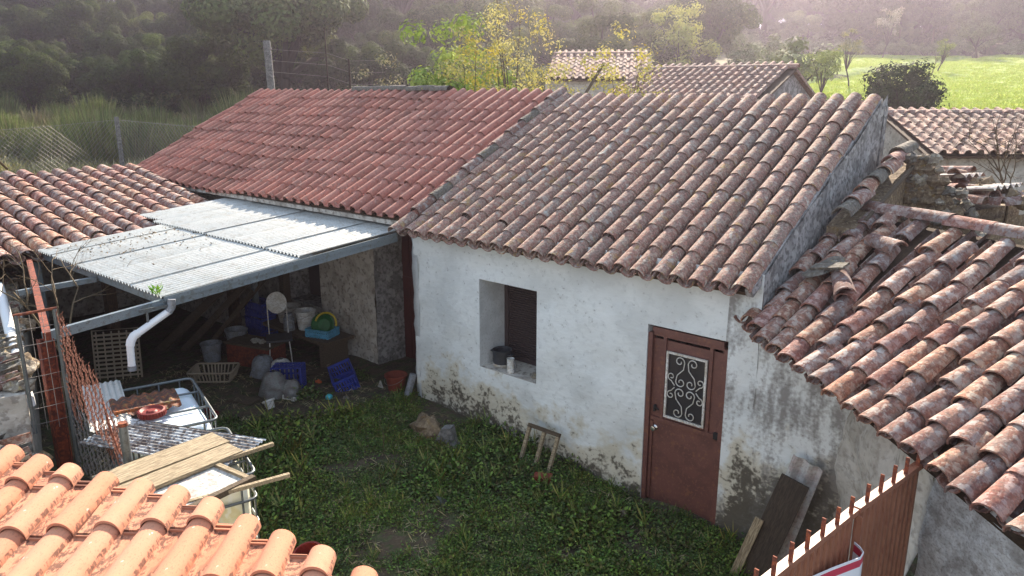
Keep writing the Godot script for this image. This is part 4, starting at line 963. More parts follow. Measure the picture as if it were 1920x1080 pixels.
func build_tanks():
	for e in [[V(-6.975, 0.25, -2.86), 1.24, M.tank_plastic, "caged water tank with bluish plastic bottle under a rusted sheet, nearer the canopy"], [V(-5.685, 0.25, -2.51), 1.0, M.yellowed_plastic, "caged water tank with yellowed plastic bottle under planks, nearest the foreground roof"]]:
		var t = thing("caged_water_tank", e[3], "water tank", e[0], -0.284, "caged water tanks in the yard")
		var lx = e[1]; var wz = 0.84
		part(t, "bottle", rbox(V(lx - 0.07, 0.98, wz - 0.07), 0.11), e[2], Transform3D(Basis(), V(0, 0.62, 0)))
		part(t, "screw_cap", MB.new().lathe([Vector2(0.1, 1.1), Vector2(0.1, 1.13), Vector2(0.0, 1.135)], Vector3.ZERO, 18).done(), M.bucket_dark)
		for y in [1.15, 0.93, 0.7, 0.47, 0.24]: part(t, "cage_ring", MB.new().tube(ring_pts(lx, wz, 0.07, y), 0.012 if y < 1.1 else 0.014, 6, true).done(), M.galvanised)
		for k in 6:
			for s in [-1, 1]: part(t, "cage_bar", MB.new().tube([V(-lx / 2 + 0.12 + (lx - 0.24) * k / 5.0, 0.12, s * wz / 2), V(-lx / 2 + 0.12 + (lx - 0.24) * k / 5.0, 1.15, s * wz / 2)], 0.009, 5).done(), M.galvanised)
		for k in 4:
			for s in [-1, 1]: part(t, "cage_bar", MB.new().tube([V(s * lx / 2, 0.12, -wz / 2 + 0.12 + (wz - 0.24) * k / 3.0), V(s * lx / 2, 1.15, -wz / 2 + 0.12 + (wz - 0.24) * k / 3.0)], 0.009, 5).done(), M.galvanised)
		for k in [-0.22, 0.22]: part(t, "top_bar", MB.new().tube([V(k, 1.135, -wz / 2), V(k, 1.14, wz / 2)], 0.011, 6).done(), M.galvanised)
		for k in 3: part(t, "pallet_runner", MB.new().box(V(0, 0.06, -0.36 + k * 0.36), V(lx, 0.12, 0.09)).done(), M.galvanised)
	var s1 = single("corrugated_sheet", corrugated(0.55, 1.45, 0.05, 0.008), M.dirty_zinc, "mossy corrugated metal sheet laid across both water tanks", "metal sheet", V(-6.02, 1.455, -2.56))
	s1.basis = Basis(V(0.4, 0, 0.915), Vector3.UP, V(-0.915, 0, 0.4)).orthonormalized() * Basis(Vector3.BACK, 0.02)
	var s2 = single("corrugated_sheet", corrugated(0.34, 1.25, 0.05, 0.008), M.zinc_sheet, "clean corrugated metal strip along the wire mesh side of the tanks", "metal sheet", V(-7.28, 1.45, -2.52))
	s2.basis = Basis(V(-0.3, 0, 0.955), Vector3.UP, V(-0.955, 0, -0.3)).orthonormalized()
	var rs = thing("rusted_sheet", "blackened and rusted ribbed iron sheet on the bluish water tank", "metal sheet", V(-7.05, 1.475, -2.78))
	rs.basis = Basis(Vector3.UP, 1.28) * Basis(Vector3.RIGHT, 0.03)
	part(rs, "sheet", corrugated(0.58, 0.46, 0.095, 0.012, 0.006, 0.03), M.burnt_metal)
	part(rs, "rim", MB.new().box(V(0, 0.012, 0.22), V(0.56, 0.03, 0.02)).done(), M.burnt_metal)
	var lid = thing("tank_lid", "faded red ridged tank lid beside the rusted sheet", "lid", V(-6.67, 1.462, -2.68))
	part(lid, "disc", MB.new().lathe([Vector2(0.0, 0.05), Vector2(0.035, 0.05), Vector2(0.05, 0.035), Vector2(0.08, 0.035), Vector2(0.1, 0.055), Vector2(0.115, 0.05), Vector2(0.118, 0.0), Vector2(0.0, 0.0)], Vector3.ZERO, 28).done(), M.red_plastic)
	for k in 28:
		var t = TAU * k / 28; part(lid, "rib", MB.new().box(V(cos(t) * 0.119, 0.024, sin(t) * 0.119), V(0.008, 0.04, 0.012), Basis(Vector3.UP, -t)).done(), M.red_plastic)
	var k := 0
	for e in [[V(-5.68, 1.487, -2.33), 0.27, "weathered plank over the tanks, the one beside the corrugated sheet"], [V(-5.40, 1.49, -2.31), 0.22, "weathered plank over the tanks, the one beside the framed panel"]]:
		var pl = single("plank", MB.new().box(Vector3.ZERO, V(0.98, 0.03, e[1])).done(), M.grey_wood, e[2], "plank", e[0], PI / 2 + 0.04 + 0.015 * k, "planks on the tanks")
		k += 1
	var fp = thing("framed_panel", "old framed panel with white boarding lying on the yellowed tank", "panel", V(-5.13, 1.455, -2.32), 0.12)
	part(fp, "board", MB.new().box(V(-0.11, 0.0, 0), V(0.23, 0.016, 0.5)).done(), M.fibre_cement)
	part(fp, "board", MB.new().box(V(0.125, 0.0, 0), V(0.23, 0.016, 0.5)).done(), M.fibre_cement)
	part(fp, "frame", MB.new().box(V(0.255, 0.01, 0), V(0.05, 0.045, 0.62)).box(V(-0.25, 0.01, 0), V(0.045, 0.04, 0.6)).done(), M.dark_wood)
	part(fp, "frame", MB.new().box(V(0, 0.012, -0.27), V(0.46, 0.04, 0.04)).done(), M.grey_wood)
	var st = single("wooden_stick", MB.new().beam(V(0, 0, 0), V(0.09, 0.012, -0.62), 0.03, 0.03).done(), M.grey_wood, "grey stick poking out beneath the planks over the yard", "stick", V(-5.36, 1.475, -2.43), 0.0, "sticks on the tanks")
	single("wooden_stick", MB.new().beam(V(0, 0, 0), V(0.24, 0.01, -0.8), 0.032, 0.03).done(), M.grey_wood, "grey stick poking out beyond the framed panel over the yard", "stick", V(-4.985, 1.458, -2.06), 0.0, "sticks on the tanks")
	# concrete blocks etc. that keep the sheets down are not seen; fence beside the tanks
	var fz = thing("wire_mesh_fence", "rusty hexagonal wire mesh strung between the gate frame and a short post", "fence", V(-7.40, 0.88, -2.26))
	var p0 = V(0, 0, 0); var u = V(1.5, 0, 0.12); var ul = u.length(); u = u / ul
	var top = func(s): return 1.54 - 0.62 * s * 0.72 + 0.05 * sin(s * 9.0)
	for which in 2:
		var b := MB.new()
		var cell = 0.05; var nx = int(ul / (cell * 0.866)) ; var ny = 34
		for i in nx:
			for j in ny:
				var x = i * cell * 0.866; var y = j * cell * 1.5 * 0.7 + (cell * 0.75 * 0.7 if i % 2 else 0.0)
				if y > top.call(x) - 0.03: continue
				var rusty = y > 0.62 - x * 0.1 + 0.1 * sin(x * 7 + j)
				if rusty != (which == 0): continue
				var jit = V(0, 0, 0.012 * sin(i * 1.7 + j * 0.9))
				var a = u * x + V(0, y, 0) + jit
				var w = 0.005 if which == 0 else 0.004
				var up2 = u * (cell * 0.433 * 1.0) + V(0, cell * 0.26, 0); var dn2 = u * (cell * 0.433) - V(0, cell * 0.26, 0)
				b.beam(a, a + V(0, cell * 0.5, 0), w, w, u); b.beam(a + V(0, cell * 0.5, 0), a + V(0, cell * 0.5, 0) + up2 * 2.0, w, w); b.beam(a, a + dn2 * 2.0, w, w)
		part(fz, "mesh", b.done(), M.rust_wire if which == 0 else M.wire)
	part(fz, "post", MB.new().tube([u * ul + V(0, -0.6, 0), u * ul + V(0.0, 0.9, 0)], 0.034, 10).done(), M.galvanised)
	part(fz, "post_cap", MB.new().tube([u * ul + V(0, 0.895, 0), u * ul + V(0.0, 0.925, 0)], 0.037, 10).done(), M.rust)
	part(fz, "brace", MB.new().tube([u * 0.5 + V(0, -0.05, 0.02), u * ul + V(0, 0.02, 0.02)], 0.025, 8).done(), M.white_plastic)
	part(fz, "tie", MB.new().tube([u * 1.05 + V(0, 0.95, 0), u * 1.2 + V(0, 0.75, 0.01), u * 1.32 + V(0, 0.6, 0), u * ul + V(0, 0.65, 0.03)], 0.01, 5).done(), M.rust)
	var fr = thing("welded_wire_frame", "narrow tubular frame with welded wire standing on the stone wall", "frame", V(-7.43, 1.3, -2.1))
	part(fr, "upright", MB.new().tube([V(-0.01, 0.0, 0.15), V(-0.01, 1.12, 0.15)], 0.018, 8).done(), M.galvanised)
	part(fr, "upright", MB.new().tube([V(0.02, -0.42, -0.15), V(0.02, 1.12, -0.15)], 0.02, 8).done(), M.galvanised)
	part(fr, "crossbar", MB.new().tube([V(-0.01, 1.12, 0.17), V(0.02, 1.125, -0.17)], 0.013, 8).done(), M.rust)
	for j in 7: part(fr, "wire", MB.new().tube([V(-0.01, 0.08 + j * 0.15, 0.15), V(0.0, 0.075 + j * 0.15, 0.0), V(0.02, 0.08 + j * 0.15, -0.15)], 0.0025, 4).done(), M.wire)
	for j in 2: part(fr, "wire", MB.new().tube([V(0, 0.0, 0.05 - j * 0.1), V(0.01, 0.55, 0.055 - j * 0.1), V(0, 1.12, 0.05 - j * 0.1)], 0.0025, 4).done(), M.wire)

# ventilated plastic crate, open on top
func crate(called: String, label: String, s: Vector3, m: Material, at: Vector3, turn: float, group := "", lie := Basis()) -> Node3D:
	var c = thing(called, label, "crate", at, 0.0, group)
	c.basis = Basis(Vector3.UP, turn) * lie
	var th = 0.012
	var bt = MB.new()
	for k in 7: bt.box(V(-s.x / 2 + s.x * (k + 0.5) / 7.0, th / 2, 0), V(s.x / 7.0 * 0.62, th, s.z))
	for k in 3: bt.box(V(0, th / 2 + 0.001, -s.z / 2 + s.z * (k + 0.5) / 3.0), V(s.x, th, 0.02))
	part(c, "base", bt.done(), m)
	for e in 4:
		var w = s.x if e < 2 else s.z - 2 * th; var b := MB.new()
		var n = int(w / 0.035)
		b.box(V(0, s.y - 0.02, 0), V(w, 0.04, th)); b.box(V(0, 0.03, 0), V(w, 0.04, th)); b.box(V(0, s.y * 0.5, 0), V(w, 0.02, th * 0.9))
		for k in n: b.box(V(-w / 2 + w * (k + 0.5) / n, s.y / 2, 0), V(w / n * 0.5, s.y - 0.06, th * 0.8))
		var tr = Transform3D(Basis(), V(0, 0, (s.z / 2 - th / 2) * (1 if e == 0 else -1))) if e < 2 else Transform3D(Basis(Vector3.UP, PI / 2), V((s.x / 2 - th / 2) * (1 if e == 2 else -1), 0, 0))
		part(c, "side", b.done(), m, tr)
	return c
func bucket(label: String, r0: float, r1: float, hh: float, m: Material, at: Vector3, called := "bucket", tip := Basis(), group := ""):
	var c = thing(called, label, called.replace("_", " "), at, 0.0, group)
	c.basis = tip
	part(c, "body", MB.new().lathe([Vector2(0.0, 0.0), Vector2(r0, 0.0), Vector2(r1, hh), Vector2(r1 + 0.012, hh), Vector2(r1 + 0.012, hh - 0.025), Vector2(r1 + 0.002, hh - 0.03)], Vector3.ZERO, 22).lathe([Vector2(r1, hh), Vector2(r1 - 0.008, hh), Vector2(r0 - 0.006, 0.012), Vector2(0, 0.012)], Vector3.ZERO, 22).done(), m)
	var pts = []
	for k in 11:
		var t = PI * k / 10.0; pts.append(V(cos(t) * (r1 + 0.01), hh - 0.03 - sin(t) * 0.08, sin(t) * (r1 + 0.012)))
	part(c, "bail", MB.new().tube(pts, 0.003, 4).done(), M.wire)
	return c

func build_clutter():
	var g = 0.25
	# crates
	crate("blue_crate", "blue ventilated crate tipped on its edge beside the flaking wall", V(0.5, 0.24, 0.33), M.blue_plastic, V(-8.42, g + 0.03, -6.1), -0.5, "blue crates under the canopy", Basis(Vector3.BACK, -0.15) * Basis(Vector3.RIGHT, 0.35))
	crate("blue_crate", "blue crate standing on end beside the pale plastic bags", V(0.42, 0.28, 0.32), M.blue_plastic, V(-8.95, g + 0.22, -5.55), 0.75, "blue crates under the canopy", Basis(Vector3.RIGHT, PI / 2 - 0.05))
	crate("blue_crate", "blue crate on top of the stack behind the buckets", V(0.45, 0.24, 0.3), M.blue_plastic, V(-11.0, g + 0.50, -6.35), 0.1, "blue crates under the canopy")
	crate("blue_crate", "blue crate at the bottom of the stack behind the buckets", V(0.45, 0.24, 0.3), M.blue_plastic, V(-11.0, g, -6.35), 0.0, "blue crates under the canopy")
	crate("blue_crate", "blue crate in the middle of the stack behind the buckets", V(0.45, 0.24, 0.3), M.blue_plastic, V(-11.0, g + 0.25, -6.33), 0.05, "blue crates under the canopy")
	var bench = thing("wooden_bench", "low dark bench of rough boards along the flaking wall", "bench", V(-10.05, g, -6.5))
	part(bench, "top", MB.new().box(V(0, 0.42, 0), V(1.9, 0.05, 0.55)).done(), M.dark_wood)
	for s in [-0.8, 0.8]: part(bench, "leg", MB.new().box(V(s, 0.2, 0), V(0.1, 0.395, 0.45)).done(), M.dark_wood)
	crate("light_blue_crate", "light blue shallow crate holding green netting on the bench", V(0.42, 0.13, 0.3), M.light_blue, V(-9.45, g + 0.445, -6.45), 0.35)
	var gn = thing("green_basin", "round green plastic basin standing up in the light blue crate", "basin", V(-9.46, g + 0.61, -6.47))
	gn.basis = Basis(Vector3.UP, 0.6) * Basis(Vector3.RIGHT, 1.25)
	part(gn, "bowl", MB.new().lathe([Vector2(0.0, -0.07), Vector2(0.1, -0.07), Vector2(0.175, 0.0), Vector2(0.185, 0.0), Vector2(0.165, 0.01), Vector2(0.095, -0.058), Vector2(0.0, -0.058)], Vector3.ZERO, 26).done(), M.green_plastic)
	var yr = thing("yellow_ring", "yellow plastic rim leaning on the green basin", "ring", V(-9.36, g + 0.65, -6.47))
	yr.basis = gn.basis
	var rp = []
	for k in 14: rp.append(V(cos(PI * k / 13.0 - 0.2) * 0.165, 0.03, -sin(PI * k / 13.0 - 0.2) * 0.165))
	part(yr, "band", MB.new().tube(rp, 0.016, 6).done(), M.yellow_plastic)
	bucket("large white bucket of scraps on the bench by the flaking wall", 0.12, 0.155, 0.3, M.white_plastic, V(-9.95, g + 0.446, -6.5))
	bucket("pale wide tub on the bench behind the grey can", 0.15, 0.19, 0.26, M.off_white, V(-10.5, g + 0.446, -6.55), "tub")
	var can = thing("watering_can", "dull grey metal can standing in front of the pale tub", "can", V(-10.08, g + 0.446, -6.28))
	part(can, "body", MB.new().lathe([Vector2(0, 0), Vector2(0.085, 0), Vector2(0.085, 0.2), Vector2(0.06, 0.23), Vector2(0.06, 0.27), Vector2(0.05, 0.27), Vector2(0.0, 0.22)], Vector3.ZERO, 18).done(), M.bucket_grey)
	part(can, "handle", MB.new().tube([V(0.08, 0.18, 0), V(0.13, 0.17, 0), V(0.13, 0.08, 0), V(0.085, 0.05, 0)], 0.008, 5).done(), M.bucket_grey)
	bucket("grey bucket standing on the crate beside the leaning boards", 0.13, 0.165, 0.29, M.bucket_grey, V(-10.75, g + 0.16, -5.75))
	bucket("tall grey bucket on the floor beside the leaning boards", 0.12, 0.15, 0.33, M.bucket_grey, V(-10.75, g, -5.32))
	single("bucket_plinth", MB.new().box(V(0, 0.08, 0), V(0.45, 0.155, 0.36)).done(), M.dark_wood, "low wooden block under the grey bucket", "block", V(-10.75, g, -5.78))
	var box = thing("wooden_chest", "low rusty brown chest in front of the folding chair", "chest", V(-10.2, g, -5.75), 0.3)
	part(box, "body", MB.new().box(V(0, 0.17, 0), V(0.8, 0.34, 0.4)).done(), M.rust_red)
	part(box, "lid", MB.new().box(V(0, 0.355, 0), V(0.84, 0.03, 0.44)).done(), M.dark_wood)
	var rag = thing("white_rag", "crumpled white cloth lying on the brown chest", "cloth", V(-10.1, g + 0.37, -5.75))
	for k in 4: part(rag, "fold", stone(0.06, k + 3, 0.4), M.off_white, Transform3D(Basis(Vector3.UP, k), V(k * 0.06 - 0.1, 0.02, sin(k * 2.0) * 0.03)))
	# folding chair: pale oval back on thin rods
	var ch = thing("metal_chair", "thin metal chair with a pale oval back standing beside the buckets", "chair", V(-9.85, g, -5.95), 1.03)
	var ov = PackedVector2Array()
	for k in 24:
		var t = TAU * k / 24; ov.append(Vector2(cos(t) * 0.15, 0.95 + sin(t) * 0.17))
	part(ch, "backrest", MB.new().prism(ov, -0.2, -0.185).done(), M.white_plastic)
	part(ch, "seat", MB.new().box(V(0, 0.45, 0), V(0.38, 0.03, 0.38)).done(), M.bucket_dark)
	for sx in [-0.14, 0.14]:
		part(ch, "leg", MB.new().tube([V(sx, 0.9, -0.205), V(sx, 0.44, -0.17), V(sx * 1.2, 0.0, -0.2)], 0.009, 6).done(), M.white_paint)
		part(ch, "leg", MB.new().tube([V(sx, 0.44, 0.17), V(sx * 1.2, 0.0, 0.2)], 0.009, 6).done(), M.white_paint)
	# laundry basket
	var bk = thing("laundry_basket", "beige slotted laundry basket on the ground beside the tank cage", "basket", V(-10.0, g, -4.95), 0.75)
	var prof = [[0.0, 0.5, 0.3], [0.2, 0.6, 0.4]]
	part(bk, "base", MB.new().box(V(0, 0.01, 0), V(0.5, 0.02, 0.3)).done(), M.wicker)
	part(bk, "rim", MB.new().tube(ring_pts(0.62, 0.42, 0.05, 0.2), 0.014, 6, true).done(), M.wicker)
	part(bk, "band", MB.new().tube(ring_pts(0.54, 0.34, 0.05, 0.06), 0.014, 6, true).done(), M.wicker)
	for k in 40:
		var t = TAU * k / 40.0; var q = V(cos(t), 0, sin(t)); var f = 1.0 / maxf(absf(q.x), absf(q.z))
		part(bk, "slat", MB.new().beam(V(q.x * f * 0.25, 0.01, q.z * f * 0.15), V(q.x * f * 0.305, 0.2, q.z * f * 0.205), 0.022, 0.006, V(q.x, 0, q.z)).done(), M.wicker)
	# bags and sacks
	var bag = func(label, r, at, m, sd):
		var n := FastNoiseLite.new(); n.seed = sd; n.frequency = 0.7
		var b := MB.new(); b.smooth(0)
		var f = func(i, j):
			var t = float(i) / 12; var ph = TAU * (j % 20) / 20.0
			var rad = r * (0.25 + 0.85 * sqrt(maxf(0.0, 1.0 - pow(t, 2.2)))) * (1.0 + 0.3 * n.get_noise_3d(cos(ph) * 2, t * 3, sin(ph) * 2) + 0.07 * sin(ph * 7 + t * 5))
			if i == 0: rad *= 0.9
			return V(cos(ph) * rad, t * r * 2.2, sin(ph) * rad)
		for i in 12:
			for j in 20: b.quad(f.call(i, j), f.call(i, j + 1), f.call(i + 1, j + 1), f.call(i + 1, j))
		return single("plastic_sack", b.done(), m, label, "sack", at, 0.0, "plastic sacks beside the blue crate")
	bag.call("pale upright plastic sack beside the standing blue crate", 0.17, V(-9.2, g, -5.55), M.white_plastic, 3)
	bag.call("squat grey plastic sack in front of the pale one", 0.17, V(-8.85, g, -5.2), M.grimy_bag, 5)
	bag.call("slumped bluish sack beside the thin chair", 0.16, V(-9.6, g, -5.5), M.bucket_grey, 8)
	bag.call("small clear sack on the soil before the blue crate", 0.12, V(-8.65, g, -5.35), M.grimy_bag, 9)
	# small litter
	var ball = thing("toy_ball", "small turquoise ball lying on the ground in the shade", "ball", V(-8.15, g, -5.6))
	part(ball, "ball", MB.new().lathe([Vector2(0, 0), Vector2(0.025, 0.006), Vector2(0.045, 0.025), Vector2(0.052, 0.052), Vector2(0.045, 0.08), Vector2(0.025, 0.098), Vector2(0, 0.104)], Vector3.ZERO, 16).done(), M.turquoise)
	single("grey_stone", stone(0.05, 4), M.stone_c, "small pale stone lying next to the turquoise ball", "stone", V(-7.98, g + 0.03, -5.75))
	single("grey_stone", stone(0.04, 6), M.stone_a, "small brown stone between the turquoise ball and the sacks", "stone", V(-8.4, g + 0.03, -5.45))
	bucket("white slotted cutlery pot lying near the tank cage", 0.05, 0.075, 0.12, M.white_plastic, V(-8.48, g + 0.02, -4.92), "small_pot", Basis(Vector3.BACK, 0.5))
	var lantern = thing("metal_trap", "small white metal bracket lying before the grey sacks", "bracket", V(-8.55, g, -5.25), 0.4)
	part(lantern, "bar", MB.new().box(V(0, 0.02, 0), V(0.2, 0.02, 0.02)).box(V(-0.1, 0.04, 0), V(0.02, 0.08, 0.02)).box(V(0.07, 0.04, 0.01), V(0.05, 0.05, 0.05)).done(), M.white_paint)
	bucket("red plastic pot lying in the weeds beside the near water tank", 0.09, 0.12, 0.22, M.red_plastic, V(-5.3, 0.12, -3.35), "plant_pot", Basis(Vector3.RIGHT, 0.2))
	bucket("small dark red pot on the ground beside the tank cage", 0.07, 0.1, 0.15, M.red_plastic, V(-8.85, g, -4.35), "plant_pot", Basis(Vector3.RIGHT, 1.2))
	var cp = bucket("terracotta flower pot beside the cottage corner", 0.1, 0.15, 0.28, M.clay_pot, V(-7.72, g - 0.02, -6.42), "flower_pot")
	var pv = single("pipe_offcut", MB.new().tube([V(0, 0, 0), V(0.05, 0.36, -0.1)], 0.05, 12).done(), M.bucket_grey, "grey plastic pipe offcut leaning between flower pot and cottage corner", "pipe", V(-7.45, g - 0.03, -6.36))
	var tc = thing("toy_sailboat", "small white triangular scrap lying beside the flower pot", "scrap", V(-7.98, g, -6.35))
	part(tc, "scrap", MB.new().prism(PackedVector2Array([Vector2(-0.06, 0), Vector2(0.06, 0), Vector2(0, 0.12)]), -0.01, 0.01).done(), M.off_white)
	single("orange_fruit", stone(0.05, 2, 0.95), M.orange_plastic, "orange scrap on the soil between the two blue crates", "scrap", V(-8.75, g + 0.03, -5.85))
	# boards leaning at the back
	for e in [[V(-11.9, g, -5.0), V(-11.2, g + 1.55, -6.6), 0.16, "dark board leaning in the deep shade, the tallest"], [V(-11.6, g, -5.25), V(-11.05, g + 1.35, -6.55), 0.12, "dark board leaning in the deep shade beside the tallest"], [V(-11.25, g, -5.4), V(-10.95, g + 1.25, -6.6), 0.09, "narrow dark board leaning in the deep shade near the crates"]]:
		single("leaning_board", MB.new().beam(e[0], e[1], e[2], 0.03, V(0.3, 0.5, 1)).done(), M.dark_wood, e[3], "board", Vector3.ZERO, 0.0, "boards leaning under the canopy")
	var lad = thing("wooden_post", "rough wooden post standing against the flaking wall under the canopy", "post", V(-10.85, g, -6.72))
	part(lad, "post", MB.new().beam(V(0, 0, 0), V(0.04, 2.0, 0), 0.14, 0.12, V(0, 0, 1)).done(), M.dark_wood)
	var rk = thing("wicker_panel", "slatted wicker rack standing in the dark corner behind the rain pipe", "rack", V(-11.05, g, -4.05), 1.0)
	part(rk, "frame", MB.new().tube([V(-0.3, 0, 0), V(-0.3, 0.75, -0.12), V(0.3, 0.75, -0.12), V(0.3, 0, 0)], 0.016, 6).done(), M.wicker)
	for k in 11: part(rk, "slat", MB.new().beam(V(-0.29, 0.08 + k * 0.06, -0.012 - k * 0.0096), V(0.29, 0.08 + k * 0.06, -0.012 - k * 0.0096), 0.01, 0.03).done(), M.wicker)
	for k in 6: part(rk, "stave", MB.new().beam(V(-0.25 + k * 0.1, 0.03, 0.0), V(-0.25 + k * 0.1, 0.73, -0.11), 0.02, 0.008, V(0, 0, 1)).done(), M.wicker)
	single("board_scrap", MB.new().box(V(0, 0.015, 0), V(0.6, 0.03, 0.3)).done(), M.dark_wood, "flat board on the soil in front of the bench", "board", V(-9.2, g + 0.02, -6.05), 0.5)
	single("board_scrap", MB.new().box(V(0, 0.03, 0), V(0.38, 0.06, 0.22)).done(), M.dark_wood, "short thick board on the soil beside the small white pot", "board", V(-8.95, g + 0.0, -4.8), 0.3)
	# along the cottage front
	var wf = thing("old_window_frame", "weathered wooden window frame leaning against the cottage foot", "window frame", V(-5.02, 0.05, -6.13))
	wf.basis = Basis(Vector3.RIGHT, -0.42)
	for x in [-0.21, 0.01, 0.21]: part(wf, "stile", MB.new().box(V(x, 0.25, 0), V(0.04, 0.5, 0.035)).done(), M.grey_wood)
	part(wf, "rail", MB.new().box(V(0, 0.52, 0), V(0.46, 0.045, 0.04)).done(), M.dark_wood)
	part(wf, "rail", MB.new().box(V(0, 0.02, 0), V(0.46, 0.04, 0.04)).done(), M.dark_wood)
	single("boulder", stone(0.2, 14, 0.75), M.stone_b, "big tan boulder in the weeds below the window", "boulder", V(-6.5, 0.27, -5.86))
	var cb = thing("concrete_chunk", "broken grey concrete chunk beside the tan boulder", "concrete", V(-6.1, 0.17, -5.83), 0.4)
	part(cb, "chunk", MB.new().prism(PackedVector2Array([Vector2(-0.14, 0), Vector2(0.16, 0), Vector2(0.1, 0.1), Vector2(0.07, 0.26), Vector2(-0.05, 0.24), Vector2(-0.12, 0.1)]), -0.06, 0.07).done(), M.concrete)
	single("tin_can", MB.new().tube([V(0, 0, 0), V(0.12, 0.01, 0.02)], 0.042, 14).done(), M.galvanised, "crushed grey tin can lying in the courtyard weeds", "can", V(-5.3, 0.16, -4.9))
	single("grey_stone", stone(0.06, 7), M.stone_a, "whitish stone in the weeds before the brown door", "stone", V(-3.72, 0.09, -6.02))
	single("clay_brick_piece", MB.new().box(V(0, 0.04, 0), V(0.2, 0.09, 0.12)).done(), M.clay_pot, "broken brick lying below the leaning window frame", "brick", V(-4.72, 0.13, -5.95), 0.5)
	# leaning fibre cement sheet and plank
	var down = V(-0.21, -1.12, 0.30)
	var fs := MB.new(); var fx = V(0.27, -0.075, 0.0)
	for k in 12:   # wavy across its width
		var a0 = fx * (k / 12.0) + V(0, 0, 0.018 * sin(k * 1.1)); var a1 = fx * ((k + 1) / 12.0) + V(0, 0, 0.018 * sin((k + 1) * 1.1))
		fs.board(a0, a1, down, 0.008)
	single("fibre_cement_sheet", fs.done(), M.fibre_cement, "grey fibre cement sheet leaning on the annex wall", "roofing sheet", V(-2.19, 1.14, -6.40))
	var pd = V(-0.24, -1.0, 0.26).normalized()
	var lp = single("leaning_plank", MB.new().box(Vector3.ZERO, V(1.05, 0.03, 0.25)).done(), M.black_board, "dark weathered plank leaning in front of the fibre cement sheet", "plank", V(-2.20, 0.50, -6.07))
	var pw = V(0.215, -0.10, 0.0).normalized()
	lp.basis = Basis(-pd, -pd.cross(pw).normalized() * -1.0, pw).orthonormalized()
	var lq = single("leaning_plank", MB.new().box(Vector3.ZERO, V(0.8, 0.025, 0.08)).done(), M.grey_wood, "narrow pale lath at the foot of the dark leaning plank", "plank", V(-2.40, 0.22, -5.95))
	lq.basis = lp.basis

# ---------------------------------------------------------------- land and plants
var hill_noise := FastNoiseLite.new()
func land(x: float, z: float) -> float:
	var p = V(x, 0, z); var d = p.dot(HEAD); var l = p.dot(SIDE)
	var yl: float = 0.12 + 0.075 * maxf(0.0, d - 11.0)
	if d > 29: yl = 1.47 + 0.09 * (d - 29)
	if d > 46: yl = 3.0 + 0.2 * (minf(d, 80.0) - 46) + 0.04 * maxf(0.0, d - 80.0)
	var yr: float = 3.64 * smoothstep(10.0, 30.0, d) if d < 30 else 3.64 + 0.081 * (d - 30)
	if d > 84: yr = 8.0 + 0.14 * (minf(d, 110.0) - 84) + 0.04 * maxf(0.0, d - 110.0)
	var w = smoothstep(0.12, 0.36, l / maxf(d, 6.0))
	var y = lerpf(yl, yr, w)
	# the yard in front of the houses
	var yard = 0.25 * clampf((-3.7 - x) / 3.8, 0.0, 1.0)
	y = lerpf(yard, y, smoothstep(-8.5, -11.5, z) if x > -16.2 else smoothstep(-16.2, -18.5, x))
	y += hill_noise.get_noise_2d(x, z) * (0.02 if d < 13 else 0.22)
	return y
func grid_sheet(d0: float, d1: float, nd: int, l0: float, l1: float, nl: int, up: float, fan := true) -> ArrayMesh:
	var b := MB.new(); b.smooth(0)
	var rows = []
	for i in nd + 1:
		var row = []; var t = float(i) / nd; var d = lerpf(d0, d1, t * t)
		for j in nl + 1:
			var l = lerpf(l0, l1, float(j) / nl) * (d + 14.0 if fan else 1.0)
			var p = HEAD * d + SIDE * l
			row.append(V(p.x, land(p.x, p.z) + up, p.z))
		rows.append(row)
	for i in nd:
		for j in nl: b.quad(rows[i][j], rows[i + 1][j], rows[i + 1][j + 1], rows[i][j + 1])
	return b.done()

# leaves: each a small rhombus, given as centre, outward direction, size and colour
class Leaves:
	var v := PackedVector3Array(); var n := PackedVector3Array(); var c := PackedColorArray(); var ix := PackedInt32Array()
	func leaf(p: Vector3, out: Vector3, a: Vector3, s: float, wide: float, col: Color):
		var b = out.cross(a).normalized()
		var k = v.size(); var x = a.normalized() * s; var y = b * s * wide
		v.append(p - x); v.append(p + y); v.append(p + x); v.append(p - y)
		for i in 4: n.append(out); c.append(col)
		ix.append_array([k, k + 1, k + 2, k, k + 2, k + 3])
	func done() -> ArrayMesh:
		var arr = []; arr.resize(Mesh.ARRAY_MAX)
		arr[Mesh.ARRAY_VERTEX] = v; arr[Mesh.ARRAY_NORMAL] = n; arr[Mesh.ARRAY_COLOR] = c; arr[Mesh.ARRAY_INDEX] = ix
		var m := ArrayMesh.new(); m.add_surface_from_arrays(Mesh.PRIMITIVE_TRIANGLES, arr); return m
func rdir() -> Vector3:
	var z = rf(-1, 1); var t = rf(0, TAU); var r = sqrt(1 - z * z)
	return V(r * cos(t), z, r * sin(t))
